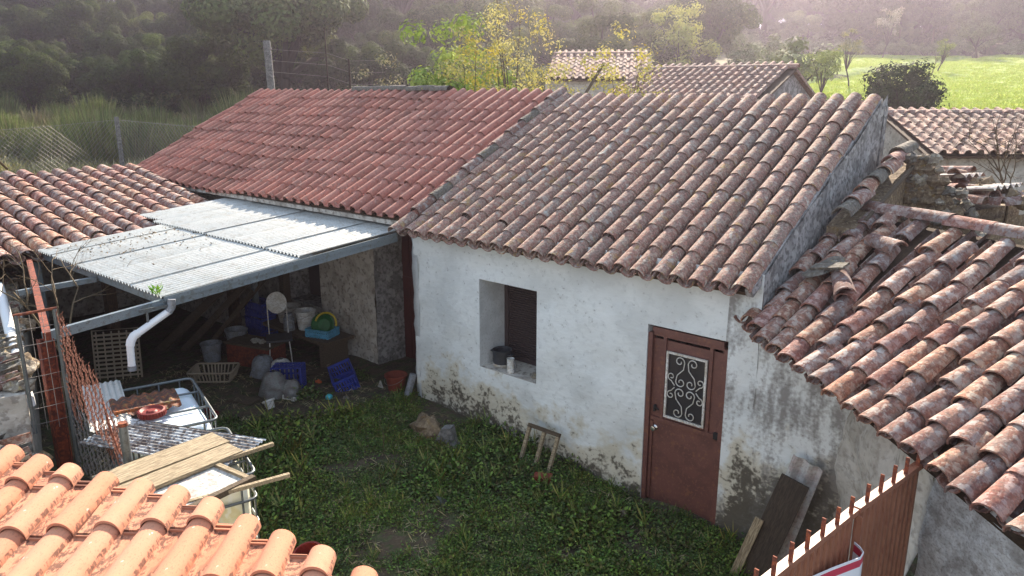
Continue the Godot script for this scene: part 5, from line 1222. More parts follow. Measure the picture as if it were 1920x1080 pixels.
# a tree with its base at the origin
func make_tree(called: String, label: String, group: String, p: Dictionary) -> Node3D:
	rng.seed = p.seed
	var t = thing(called, label, p.get("cat", "tree"), Vector3.ZERO, 0.0, group)
	t.set_meta("base", called)
	var hh: float = p.h; var cr: float = p.r
	var tm := MB.new(); var lv := Leaves.new()
	var trunk_top: float = hh * p.get("trunk", 0.4)
	var bend = V(rf(-0.1, 0.1), 0, rf(-0.1, 0.1)) * hh
	var fork = V(0, trunk_top, 0) + bend
	var tr: float = p.get("tr", hh * 0.035)
	tm.tube([V(0, -0.3, 0), V(0, trunk_top * 0.4, 0) + bend * 0.3, fork], [tr * 1.4, tr * 1.05, tr * 0.85], 7)
	var cols: Array = p.cols
	var clumps = []
	for k in p.n:
		var q = rdir(); q.y = abs(q.y) * 1.0 if rng.randf() < 0.72 else q.y * 0.55
		var rad = pow(rng.randf(), 0.45)
		var pos = V(0, lerpf(trunk_top, hh, 0.36), 0) + bend + V(q.x * cr * rad, q.y * (hh - trunk_top) * 0.56 * rad, q.z * cr * rad)
		clumps.append([pos, rf(0.55, 1.0) * p.cs])
	var li := 0
	for cl in clumps:
		if li % maxi(1, int(p.n / 9)) == 0:
			var mid = fork.lerp(cl[0], 0.5) + V(rf(-0.1, 0.1), rf(0.0, 0.15), rf(-0.1, 0.1)) * cr
			tm.tube([fork - V(0, 0.1, 0), mid, cl[0]], [tr * 0.6, tr * 0.36, tr * 0.12], 5)
		li += 1
		var tone = rng.randi() % cols.size()
		for k in int(p.per * cl[1] / p.cs):
			var q = rdir(); var rr = cl[1] * pow(rng.randf(), p.get("shell", 0.4))
			var pos = cl[0] + V(q.x, q.y * p.get("flat", 0.75), q.z) * rr
			var col: Color = cols[tone] if rng.randf() < 0.75 else cols[rng.randi() % cols.size()]
			col = col * rf(0.8, 1.2); col.a = 1.0
			var out = (q + rdir() * 0.4 + V(0, 0.3, 0)).normalized()
			lv.leaf(pos, out, out.cross(rdir()), p.leaf * rf(0.6, 1.25), p.get("wide", 0.5), col)
	part(t, "trunk", tm.done(), p.get("bark", M.bark))
	part(t, "crown", lv.done(), leaf_mat("leaf_" + str(p.get("back", 0.5)), p.get("back", 0.5)))
	return t
# a shrub of thin upright shoots
func make_broom(called: String, label: String, group: String, p: Dictionary) -> Node3D:
	rng.seed = p.seed
	var t = thing(called, label, p.get("cat", "shrub"), Vector3.ZERO, 0.0, group)
	t.set_meta("base", called)
	var lv := Leaves.new()
	for k in p.n:
		var a = rf(0, TAU); var r = p.r * sqrt(rng.randf())
		var lean = V(cos(a), 0, sin(a)) * r / p.r
		var hh = p.h * rf(0.45, 1.0) * (1.0 - 0.45 * pow(r / p.r, 2))
		var base = V(cos(a) * r * 0.7, 0, sin(a) * r * 0.7)
		var d = (Vector3.UP + lean * p.get("lean", 0.5) + rdir() * 0.16).normalized()
		var col: Color = p.cols[rng.randi() % p.cols.size()] * rf(0.8, 1.2); col.a = 1
		var out = d.cross(rdir()).normalized()
		lv.leaf(base + d * hh * rf(0.3, 0.75), out, d, hh * 0.34, p.get("wide", 0.05), col)
	part(t, "shoots", lv.done(), leaf_mat("leaf_0.4", 0.4))
	return t
func bare(called: String, label: String, cat: String, at: Vector3, hh: float, n: int, m: Material, sd: int, r := 0.02, spread := 0.6, group := "") -> Node3D:
	rng.seed = sd
	var t = thing(called, label, cat, at, 0.0, group)
	var b := MB.new()
	var grow: Array = [[V(0, -0.05, 0), V(rf(-0.1, 0.1), 1, rf(-0.1, 0.1)).normalized(), hh * 0.42, r, 0]]
	var cnt := 0
	while grow.size() and cnt < n:
		var g = grow.pop_front(); cnt += 1
		var d: Vector3 = g[1]; var pts = [g[0]]; var rad = [g[3]]; var pos: Vector3 = g[0]
		for k in 4:
			d = (d + rdir() * 0.2 + V(0, 0.03, 0)).normalized(); pos += d * g[2] / 4
			pts.append(pos); rad.append(g[3] * (1.0 - 0.14 * (k + 1)))
		b.tube(pts, rad, 4)
		if g[4] < 5:
			for k in (3 if g[4] < 2 else 2):
				var s = rng.randi_range(2, 4)
				grow.append([pts[s], (d + rdir() * spread).normalized(), g[2] * rf(0.55, 0.85), g[3] * 0.55, g[4] + 1])
	part(t, "branches", b.done(), m)
	return t

func lin(r, g, b) -> Color: return c8(r, g, b).srgb_to_linear()

func build_land():
	hill_noise.seed = 3; hill_noise.frequency = 0.05; hill_noise.fractal_octaves = 4
	structure("ground", grid_sheet(-6, 260, 130, -1.3, 1.3, 130, 0.0), M.hill)
	# courtyard soil over the ground, up to the house walls
	var b := MB.new(); b.smooth(0)
	var nz := FastNoiseLite.new(); nz.seed = 9; nz.frequency = 0.8
	for i in 70:
		for j in 36:
			var f = func(ii, jj):
				var x = -15.0 + ii * 0.25; var z = -8.6 + jj * 0.25
				return V(x, 0.25 * clampf((-3.7 - x) / 3.8, 0, 1) + 0.03 + nz.get_noise_2d(x, z) * 0.05, z)
			b.quad(f.call(i, j), f.call(i, j + 1), f.call(i + 1, j + 1), f.call(i + 1, j))
	structure("courtyard_soil", b.done(), M.soil)
	# bright pasture on the slope behind
	structure("meadow", grid_sheet(27, 84, 40, 0.25, 0.72, 40, 0.06), M.meadow)

func scatter(called: String, mesh: Mesh, m: Material, list: Array, colours := PackedColorArray()):
	var mm := MultiMesh.new(); mm.transform_format = MultiMesh.TRANSFORM_3D; mm.use_colors = colours.size() > 0
	mm.mesh = mesh; mm.instance_count = list.size()
	for i in list.size():
		mm.set_instance_transform(i, list[i])
		if colours.size(): mm.set_instance_color(i, colours[i])
	var o := MultiMeshInstance3D.new(); o.multimesh = mm; o.name = numbered(called); o.material_override = m
	add_child(o); o.set_meta("kind", "stuff")
	return o

func clump(n: int, r: float, hh: float, leaf: float, wide: float, cols: Array, sd: int, upright := 0.3) -> ArrayMesh:
	rng.seed = sd
	var lv := Leaves.new()
	for k in n:
		var a = rf(0, TAU); var q = r * sqrt(rng.randf())
		var p = V(cos(a) * q, hh * rf(0.25, 1.0), sin(a) * q)
		var out = (V(cos(a) * 0.5, 0.9 - upright, sin(a) * 0.5) + rdir() * 0.5).normalized()
		var dir = (V(cos(a), upright, sin(a)) + rdir() * 0.5).normalized()
		var col: Color = cols[rng.randi() % cols.size()] * rf(0.75, 1.25); col.a = 1
		lv.leaf(p, out, dir, leaf * rf(0.6, 1.3), wide, col)
	return lv.done()

func build_ground_plants():
	var greens = [lin(98, 124, 64), lin(84, 110, 56), lin(116, 138, 72), lin(94, 112, 74), lin(128, 138, 88), lin(104, 104, 70)]
	var kinds = [clump(40, 0.13, 0.06, 0.0105, 0.85, greens, 5), clump(26, 0.08, 0.13, 0.017, 0.6, greens, 6, 0.5), clump(34, 0.1, 0.045, 0.016, 0.25, greens, 8, 0.2), clump(14, 0.06, 0.18, 0.07, 0.06, [lin(86, 112, 52), lin(70, 98, 44), lin(120, 122, 72)], 7, 1.6)]
	rng.seed = 77
	var nz := FastNoiseLite.new(); nz.seed = 19; nz.frequency = 0.55
	var L = [[], [], [], []]; var K = [PackedColorArray(), PackedColorArray(), PackedColorArray(), PackedColorArray()]
	for i in 26000:
		var x = rf(-9.2, -1.0); var z = rf(-6.46, -2.2)
		if x > -2.2 and z < -6.46 + (x + 2.2) * 1.15: continue
		if x < -7.3 and z > -4.2: continue
		if x < -7.6 and nz.get_noise_2d(x * 1.5, z * 1.5 + 40) < 0.06 + (-7.6 - x) * 0.25: continue
		var dn = nz.get_noise_2d(x, z) + (0.12 if x > -6.2 else 0.0) - (0.25 if (z < -6.0 and x < -4.2) else 0.0)
		if dn + nz.get_noise_2d(x * 3.1 + 70, z * 3.1) * 0.5 < rf(-0.34, 0.16): continue
		var k = 0 if rng.randf() < 0.5 else (2 if rng.randf() < 0.55 else (1 if rng.randf() < 0.8 else 3))
		var y = 0.25 * clampf((-3.7 - x) / 3.8, 0, 1) + 0.02
		var s = rf(0.6, 1.35) * (0.8 + 1.3 * maxf(0, nz.get_noise_2d(x * 0.8 + 9, z * 0.8) + 0.1))
		L[k].append(Transform3D(Basis(Vector3.UP, rf(0, TAU)).scaled(Vector3.ONE * s), V(x, y, z)))
		var tn = nz.get_noise_2d(x * 1.7 - 30, z * 1.7 + 12) + rf(-0.25, 0.25)
		K[k].append(Color(0.82 + 0.5 * maxf(tn, 0) + rf(-0.1, 0.1), 0.86 + 0.2 * tn + rf(-0.1, 0.1), 0.8 - 0.15 * tn))
	var nm = ["ground_weeds", "leafy_weeds", "creeping_weeds", "grass"]
	for k in 4: scatter(nm[k], kinds[k], leaf_mat("leaf_0.35", 0.35), L[k], K[k])
	# leaves and twigs fallen on the canopy sheets
	rng.seed = 88
	var flk = clump(2, 0.03, 0.01, 0.013, 0.4, [lin(96, 82, 64), lin(70, 60, 50), lin(120, 104, 78)], 9, 0.1); var F = []
	for i in 170:
		var x = -10.9 + absf(rng.randfn(0, 0.9)); var z = rf(-5.0, -3.45)
		if x > -8.0: continue
		F.append(Transform3D(Basis(Vector3.UP, rf(0, TAU)).scaled(Vector3.ONE * rf(0.6, 1.6)), V(x, 2.268 + (-3.3 - z) * 0.0758 + 0.03, z)))
	scatter("leaf_litter", flk, leaf_mat("leaf_0.35", 0.35), F)
	# litter and straw on the yard soil
	var stw = clump(5, 0.05, 0.012, 0.045, 0.08, [lin(150, 134, 100), lin(118, 104, 80), lin(170, 158, 128)], 10, 0.0); var S = []
	for i in 1500:
		var x = rf(-11.0, -1.4); var z = rf(-6.4, -2.4)
		S.append(Transform3D(Basis(Vector3.UP, rf(0, TAU)).scaled(Vector3.ONE * rf(0.5, 1.5)), V(x, 0.25 * clampf((-3.7 - x) / 3.8, 0, 1) + 0.05, z)))
	scatter("straw_litter", stw, leaf_mat("leaf_0.35", 0.35), S)
	# dry stalks
	for e in [[-6.35, -5.0, 0.7, "tall dry seed stalk in the weeds before the boulder"], [-5.85, -4.6, 0.6, "dry seed stalk standing beside the tin can"], [-6.5, -4.0, 0.75, "dry stalk standing near the water tank corner"], [-6.0, -5.55, 0.55, "pale bent stalk in front of the concrete chunk"]]:
		bare("dry_stalk", e[3], "weed", V(e[0], 0.12, e[1]), e[2], 9, M.twig, int(e[0] * -100), 0.006, 0.35, "dry stalks in the courtyard")
	# grass on the pasture and the slope
	var tuft = clump(30, 0.3, 0.1, 0.07, 0.12, [lin(178, 192, 104), lin(164, 184, 92), lin(190, 194, 122)], 11, 1.0)
	var dry = clump(30, 0.3, 0.34, 0.2, 0.06, [lin(156, 150, 108), lin(128, 130, 84), lin(170, 160, 122), lin(112, 124, 70)], 12, 1.5)
	rng.seed = 91
	var A = []; var D = []
	for i in 16000:
		var d = lerpf(27.5, 82, pow(rng.randf(), 1.3)); var l = rf(0.26, 0.70) * (d + 14.0) ; var p = HEAD * d + SIDE * l
		A.append(Transform3D(Basis(Vector3.UP, rf(0, TAU)).scaled(Vector3.ONE * rf(0.5, 1.3)), V(p.x, land(p.x, p.z) + 0.05, p.z)))
	for i in 14000:
		var d = rf(15, 50); var l = rf(-0.8, 0.28) * d; var p = HEAD * d + SIDE * l
		if p.x > -16.4 and p.z > -10.0: continue
		D.append(Transform3D(Basis(Vector3.UP, rf(0, TAU)).scaled(Vector3.ONE * rf(0.5, 1.4)), V(p.x, land(p.x, p.z), p.z)))
	var und = clump(420, 0.8, 1.1, 0.12, 0.5, [lin(70, 82, 50), lin(88, 98, 62), lin(60, 70, 44), lin(104, 106, 76)], 17, 0.5)
	var U = []
	for i in 2600:
		var d = lerpf(43.0, 125.0, pow(rng.randf(), 1.2)); var l = rf(-0.82, 0.82) * d; var p = HEAD * d + SIDE * l
		if l / d > 0.24 and d < 87: continue
		U.append(Transform3D(Basis(Vector3.UP, rf(0, TAU)).scaled(Vector3.ONE * rf(0.7, 1.6)), V(p.x, land(p.x, p.z) - 0.1, p.z)))
	scatter("undergrowth", und, leaf_mat("leaf_0.4", 0.4), U)
	scatter("meadow_grass", tuft, leaf_mat("leaf_0.6", 0.6), A)
	scatter("dry_grass", dry, leaf_mat("leaf_0.5", 0.5), D)

func build_wood():
	var oak = [lin(80, 94, 50), lin(94, 106, 60), lin(68, 82, 44), lin(106, 112, 72)]
	var olive = [lin(98, 110, 70), lin(114, 122, 82), lin(84, 98, 60)]
	var dark = [lin(58, 74, 40), lin(70, 86, 46), lin(50, 64, 36)]
	var G = "trees of the wooded slope behind the houses"
	var proto = [
		make_tree("cork_oak", "broad cork oak standing in the wood behind the fence", G, {"seed": 11, "h": 8.6, "r": 4.0, "n": 34, "per": 1250, "cs": 1.4, "shell": 0.16, "flat": 0.8, "leaf": 0.115, "cols": oak, "trunk": 0.26}),
		make_tree("holm_oak", "dense dark holm oak standing in the wood behind the fence", G, {"seed": 12, "h": 7.6, "r": 3.4, "n": 32, "per": 1250, "cs": 1.3, "shell": 0.16, "flat": 0.85, "leaf": 0.11, "cols": dark, "trunk": 0.12}),
		make_tree("olive_tree", "grey-green olive tree at the edge of the wood", G, {"seed": 13, "h": 5.4, "r": 2.6, "n": 30, "per": 1000, "cs": 1.0, "shell": 0.18, "leaf": 0.095, "cols": olive, "trunk": 0.16, "wide": 0.32}),
		make_tree("stone_pine", "tall dark pine rising from the wooded slope", G, {"seed": 14, "h": 11.0, "r": 3.4, "n": 34, "per": 1200, "cs": 1.45, "shell": 0.18, "leaf": 0.14, "cols": dark, "trunk": 0.36, "wide": 0.25})]
	var first = [true, true, true, true]
	var put = func(k, d, l, s, label):
		var p = HEAD * d + SIDE * l; var at = V(p.x, land(p.x, p.z) - 0.1, p.z)
		if first[k]:
			first[k] = false
			proto[k].transform = Transform3D(Basis(Vector3.UP, rf(0, TAU)).scaled(Vector3.ONE * s), at)
			if label: proto[k].set_meta("label", label)
		else:
			var cp = copy(proto[k], label if label else String(proto[k].get_meta("plain")), at, rf(0, TAU), s)
			var tn = rng.randi() % 4
			cp.get_node("crown").material_override = leaf_mat("leaf_tint_%d" % tn, 0.8, [Color(1, 1, 1), Color(0.84, 0.85, 0.84), Color(1.0, 0.97, 0.84), Color(0.92, 0.95, 0.9)][tn])
	for q in proto: q.set_meta("plain", q.get_meta("label"))
	rng.seed = 400
	# trees one can tell apart
	put.call(0, 41.0, -11.8, 1.15, "open-crowned cork oak with a forked trunk beside the big pole")
	put.call(0, 88.0, 37.5, 1.1, "cork oak with crooked twin limbs beyond the pasture hedge")
	put.call(0, 92.0, 43.5, 1.15, "last cork oak beyond the pasture, at the picture's far corner")
	put.call(2, 38.0, -2.5, 0.8, "olive tree just behind the green leafy fruit tree")
	# rows of the wood, nearest first
	var kinds = ["broad cork oak", "dark holm oak", "grey-green olive", "tall dark pine"]
	var ranks = ["front rank", "second rank", "third rank", "fourth rank", "fifth rank", "sixth rank", "top rank"]
	for row in [[44.5, -0.80, -0.33, 3.3, 0, 0.56], [43.5, -0.20, 0.14, 3.2, 0, 0.58], [49.0, -0.80, 0.20, 3.6, 1, 0.62], [54.5, -0.80, 0.24, 3.8, 2, 0.66], [61.0, -0.80, 0.26, 4.2, 3, 0.7], [68.0, -0.78, 0.28, 4.6, 4, 0.75], [77.0, -0.76, 0.30, 5.0, 5, 0.8], [88.0, 0.16, 0.82, 4.2, 0, 0.7], [94.0, -0.74, 0.80, 5.0, 6, 0.9], [102.0, 0.1, 0.80, 5.4, 6, 0.95], [112.0, -0.7, 0.80, 6.0, 6, 1.1], [124.0, 0.0, 0.80, 5.5, 6, 1.35], [134.0, 0.1, 0.7, 4.5, 6, 1.6]]:
		var l = row[1] * row[0]
		while l < row[2] * row[0]:
			var d = row[0] + rf(-2.0, 2.0)
			var k = [0, 1, 1, 2, 0, 1][rng.randi() % 6]
			var f = l / d
			if f > 0.0: k = [0, 2, 2, 0, 1][rng.randi() % 5]
			if row[0] > 65 and rng.randf() < 0.25: k = 3
			var zone = "above the low outbuilding" if f < -0.5 else ("above the slope fence" if f < -0.36 else ("beside the concrete pole" if f < -0.22 else ("behind the leafy fruit tree" if f < -0.06 else ("behind the yellowing trees" if f < 0.14 else ("above the far sheds" if f < 0.32 else ("behind the hedge by the feathery tree" if f < 0.48 else "behind the hedge by the round tree"))))))
			var sc = rf(0.78, 1.25)
			put.call(k, d, l + rf(-0.8, 0.8), sc * row[5], "%s%s %s, %s of the wood" % [["smaller ", "", "larger "][0 if sc < 0.93 else (1 if sc < 1.07 else 2)], kinds[k], zone, ranks[row[4]]])
			l += row[3] * rf(0.75, 1.2)
	for q in proto: q.remove_meta("plain")
	# shrubs below the wood
	var bro = [lin(112, 124, 70), lin(96, 110, 60), lin(136, 140, 92), lin(84, 94, 58), lin(120, 112, 80)]
	var BG = "broom bushes along the fence"
	var br = make_broom("broom_bush", "green broom bush growing along the wire fence", BG, {"seed": 31, "n": 4200, "r": 1.2, "h": 1.9, "cols": bro, "wide": 0.03})
	var br2 = make_broom("heath_bush", "brownish heath bush growing along the wire fence", BG, {"seed": 32, "n": 2600, "r": 1.2, "h": 1.2, "cols": [lin(112, 104, 82), lin(130, 122, 100), lin(98, 104, 66)], "wide": 0.04, "lean": 0.9})
	rng.seed = 500
	var one = true; var two = true
	for i in 110:
		var d = rf(30, 44); var l = rf(-0.76, 0.02) * d
		if i > 70: d = rf(29.5, 33); l = rf(-0.7, -0.2) * d
		var p = HEAD * d + SIDE * l; var at = V(p.x, land(p.x, p.z) - 0.05, p.z)
		var s = rf(0.6, 1.3)
		var f = l / d
		var zn = "beyond the low outbuilding" if f < -0.58 else ("around the short concrete post" if f < -0.46 else ("halfway up the slope fence" if f < -0.34 else ("at the foot of the concrete pole" if f < -0.2 else "under the wood behind the red ridge")))
		var rk = "near the fence" if d < 33 else ("midway to the wood" if d < 39 else "close under the trees")
		var sz = "small" if s < 0.83 else ("middling" if s < 1.06 else "large")
		if rng.randf() < 0.62:
			br.set_meta("label", "%s green broom bush %s, %s" % [sz, zn, rk])
			if one: br.transform = Transform3D(Basis().scaled(Vector3.ONE * s), at); one = false
			else: copy(br, "", at, rf(0, TAU), s)
		else:
			br2.set_meta("label", "%s brownish heath bush %s, %s" % [sz, zn, rk])
			if two: br2.transform = Transform3D(Basis().scaled(Vector3.ONE * s), at); two = false
			else: copy(br2, "", at, rf(0, TAU), s)
	# hedge along the far side of the pasture
	var hd = make_tree("hedge_shrub", "pale shrub in the hedge along the far edge of the pasture", "hedge behind the pasture", {"seed": 33, "h": 1.9, "r": 1.5, "n": 16, "per": 150, "cs": 0.6, "leaf": 0.09, "cols": [lin(112, 122, 84), lin(98, 108, 72), lin(124, 130, 98)], "trunk": 0.05, "cat": "shrub"})
	rng.seed = 510
	for i in 30:
		hd.set_meta("label", "pale hedge shrub at the pasture's far edge, number %s from the far sheds" % ["one", "two", "three", "four", "five", "six", "seven", "eight", "nine", "ten", "eleven", "twelve", "thirteen", "fourteen", "fifteen", "sixteen", "seventeen", "eighteen", "nineteen", "twenty", "twenty-one", "twenty-two", "twenty-three", "twenty-four", "twenty-five", "twenty-six", "twenty-seven", "twenty-eight", "twenty-nine", "thirty"][i])
		var l = lerpf(0.18, 0.72, i / 29.0) * 84.0 + rf(-0.8, 0.8); var p = HEAD * (83.0 + rf(-1.5, 3.0)) + SIDE * l
		if i == 0: hd.position = V(p.x, land(p.x, p.z) - 0.1, p.z)
		else: copy(hd, "", V(p.x, land(p.x, p.z) - 0.1, p.z), rf(0, TAU), rf(0.7, 1.3))
	for i in 9:
		var d = 34.0 + i * 5.6; var l = 0.252 * (d + 14.0) + rf(-0.8, 0.3); var p = HEAD * d + SIDE * l
		copy(hd, "pale shrub along the near side of the pasture, number %s from the shed" % ["one", "two", "three", "four", "five", "six", "seven", "eight", "nine"][i], V(p.x, land(p.x, p.z) - 0.1, p.z), rf(0, TAU), rf(0.9, 1.5))
	# fruit trees near the houses
	var place = func(t: Node3D, d, l):
		var p = HEAD * d + SIDE * l; t.position = V(p.x, land(p.x, p.z), p.z); return t
	place.call(make_tree("leafy_fruit_tree", "bright green leafy fruit tree behind the red roof", "", {"seed": 41, "h": 5.9, "r": 1.35, "n": 44, "per": 150, "cs": 0.42, "leaf": 0.06, "cols": [lin(132, 152, 72), lin(112, 136, 60), lin(152, 166, 88)], "trunk": 0.3, "tr": 0.06, "back": 0.7}), 17.0, -1.55)
	place.call(make_tree("pomegranate_tree", "sparse yellowing tree with upright shoots behind the ridge", "", {"seed": 42, "h": 6.5, "r": 1.5, "n": 60, "per": 90, "cs": 0.38, "leaf": 0.034, "cols": [lin(184, 172, 96), lin(166, 160, 104), lin(200, 190, 140), lin(150, 146, 100)], "trunk": 0.3, "tr": 0.05, "back": 0.7, "bark": M.twig}), 16.0, 0.45)
	place.call(make_tree("pomegranate_tree", "smaller sparse yellowing tree before the far tiled roofs", "", {"seed": 43, "h": 5.6, "r": 1.2, "n": 44, "per": 80, "cs": 0.34, "leaf": 0.034, "cols": [lin(182, 168, 84), lin(194, 184, 118), lin(156, 152, 92)], "trunk": 0.3, "tr": 0.04, "back": 0.7, "bark": M.twig}), 16.6, 2.0)
	place.call(make_tree("pomegranate_tree", "low yellow-leaved bush just above the red ridge", "", {"seed": 44, "h": 5.2, "r": 1.0, "n": 40, "per": 90, "cs": 0.32, "leaf": 0.034, "cols": [lin(186, 168, 72), lin(172, 160, 82), lin(148, 148, 84)], "trunk": 0.4, "tr": 0.035, "back": 0.7, "bark": M.twig}), 15.0, -0.3)
	place.call(make_tree("twiggy_shrub", "grey twiggy shrub between the rusty pole and the leafy fruit tree", "", {"seed": 45, "h": 5.0, "r": 0.9, "n": 26, "per": 70, "cs": 0.35, "leaf": 0.04, "cols": [lin(140, 134, 110), lin(120, 122, 92), lin(156, 148, 124)], "trunk": 0.4, "tr": 0.04, "cat": "shrub"}), 18.5, -3.1)
	place.call(make_tree("orange_tree", "round dark orange tree standing behind the cottage ridge end", "", {"seed": 46, "h": 3.1, "r": 1.0, "n": 70, "per": 170, "cs": 0.48, "leaf": 0.055, "cols": [lin(52, 66, 40), lin(62, 76, 44), lin(44, 56, 36)], "trunk": 0.2, "tr": 0.06, "back": 0.25}), 22.5, 11.0)
	place.call(make_tree("young_olive", "young pale olive tree in the pasture beside the far gable", "", {"seed": 47, "h": 2.6, "r": 0.75, "n": 22, "per": 90, "cs": 0.3, "leaf": 0.05, "cols": [lin(148, 156, 100), lin(128, 138, 84)], "trunk": 0.25, "tr": 0.04, "back": 0.6}), 30.0, 11.8)
	place.call(make_tree("young_olive", "thin young tree in the pasture behind the pale young olive", "", {"seed": 48, "h": 3.4, "r": 0.6, "n": 14, "per": 70, "cs": 0.28, "leaf": 0.05, "cols": [lin(150, 146, 116), lin(128, 128, 96)], "trunk": 0.3, "tr": 0.035, "back": 0.6}), 40.0, 17.2)
	place.call(make_tree("young_olive", "small bushy sapling in the open pasture", "", {"seed": 49, "h": 2.4, "r": 0.6, "n": 14, "per": 80, "cs": 0.3, "leaf": 0.06, "cols": [lin(136, 146, 84), lin(116, 130, 72)], "trunk": 0.3, "tr": 0.04, "back": 0.6}), 52.0, 28.0)
	place.call(make_tree("round_tree", "round dark tree casting a shadow on the far pasture", "", {"seed": 50, "h": 3.9, "r": 2.0, "n": 40, "per": 160, "cs": 0.75, "leaf": 0.09, "cols": [lin(84, 96, 64), lin(98, 108, 74), lin(72, 84, 54)], "trunk": 0.3, "tr": 0.1, "back": 0.4}), 74.0, 43.4)
	place.call(make_tree("poplar_sapling", "feathery pale tree standing before the wood at the meadow edge", "", {"seed": 52, "h": 6.4, "r": 1.2, "n": 26, "per": 60, "cs": 0.6, "leaf": 0.09, "cols": [lin(160, 152, 140), lin(140, 136, 118)], "trunk": 0.2, "tr": 0.06, "back": 0.6}), 76.0, 35.5)
	place.call(make_tree("yellow_bush", "yellow-green tree at the foot of the wood above the far roofs", "", {"seed": 53, "h": 6.0, "r": 2.2, "n": 30, "per": 160, "cs": 0.8, "leaf": 0.1, "cols": [lin(170, 168, 96), lin(148, 152, 84)], "trunk": 0.25, "tr": 0.1, "back": 0.7}), 46.0, 9.6)
	var ss = bare("fence_sapling", "thin bare sapling standing in the open pasture", "sapling", cw(50.0, 26.6, land(cw(50, 26.6, 0).x, cw(50, 26.6, 0).z)), 2.2, 20, M.twig, 5, 0.03)
	# brambles over the ruin, bare shrub beside the canopy
	for e in [[9.6, 6.25, 2.9, 1.0, 61, "tangle of bare brambles over the collapsed shed"], [10.4, 6.8, 2.9, 1.3, 62, "second tangle of bare brambles, by the long tiled roof"], [9.0, 5.9, 2.8, 0.9, 63, "low bare bramble shoots behind the annex cap tiles"]]:
		bare("bare_bramble", e[5], "bramble", cw(e[0], e[1], e[2]), e[3] * 1.5, 700, M.twig, e[4], 0.016, 1.1, "brambles at the ruin")
	bare("bare_shrub", "leafless grey shrub growing up beside the metal canopy", "shrub", V(-8.55, 0.5, -2.55), 2.7, 420, M.pale_twig, 71, 0.032, 0.8)
	var gt = thing("gutter_weed", "tuft of bright green weed growing on the canopy corner", "weed", V(-7.66, 2.30, -3.28))
	part(gt, "leaves", clump(40, 0.06, 0.1, 0.04, 0.16, [lin(130, 170, 60), lin(104, 150, 50)], 15, 1.0), leaf_mat("leaf_0.6", 0.6))
	single("dead_branch", MB.new().tube([V(0, 0, 0), V(0.5, 0.28, -0.1), V(0.95, 0.42, -0.3), V(1.5, 0.82, -0.5)], [0.03, 0.025, 0.018, 0.006], 5).tube([V(0.5, 0.28, -0.1), V(0.95, 0.15, -0.2), V(1.4, 0.1, -0.1)], [0.018, 0.012, 0.005], 5).done(), M.pale_twig, "pale dead branch sticking up beyond the low outbuilding", "branch", cw(16.5, -10.9, 2.7), -0.8)

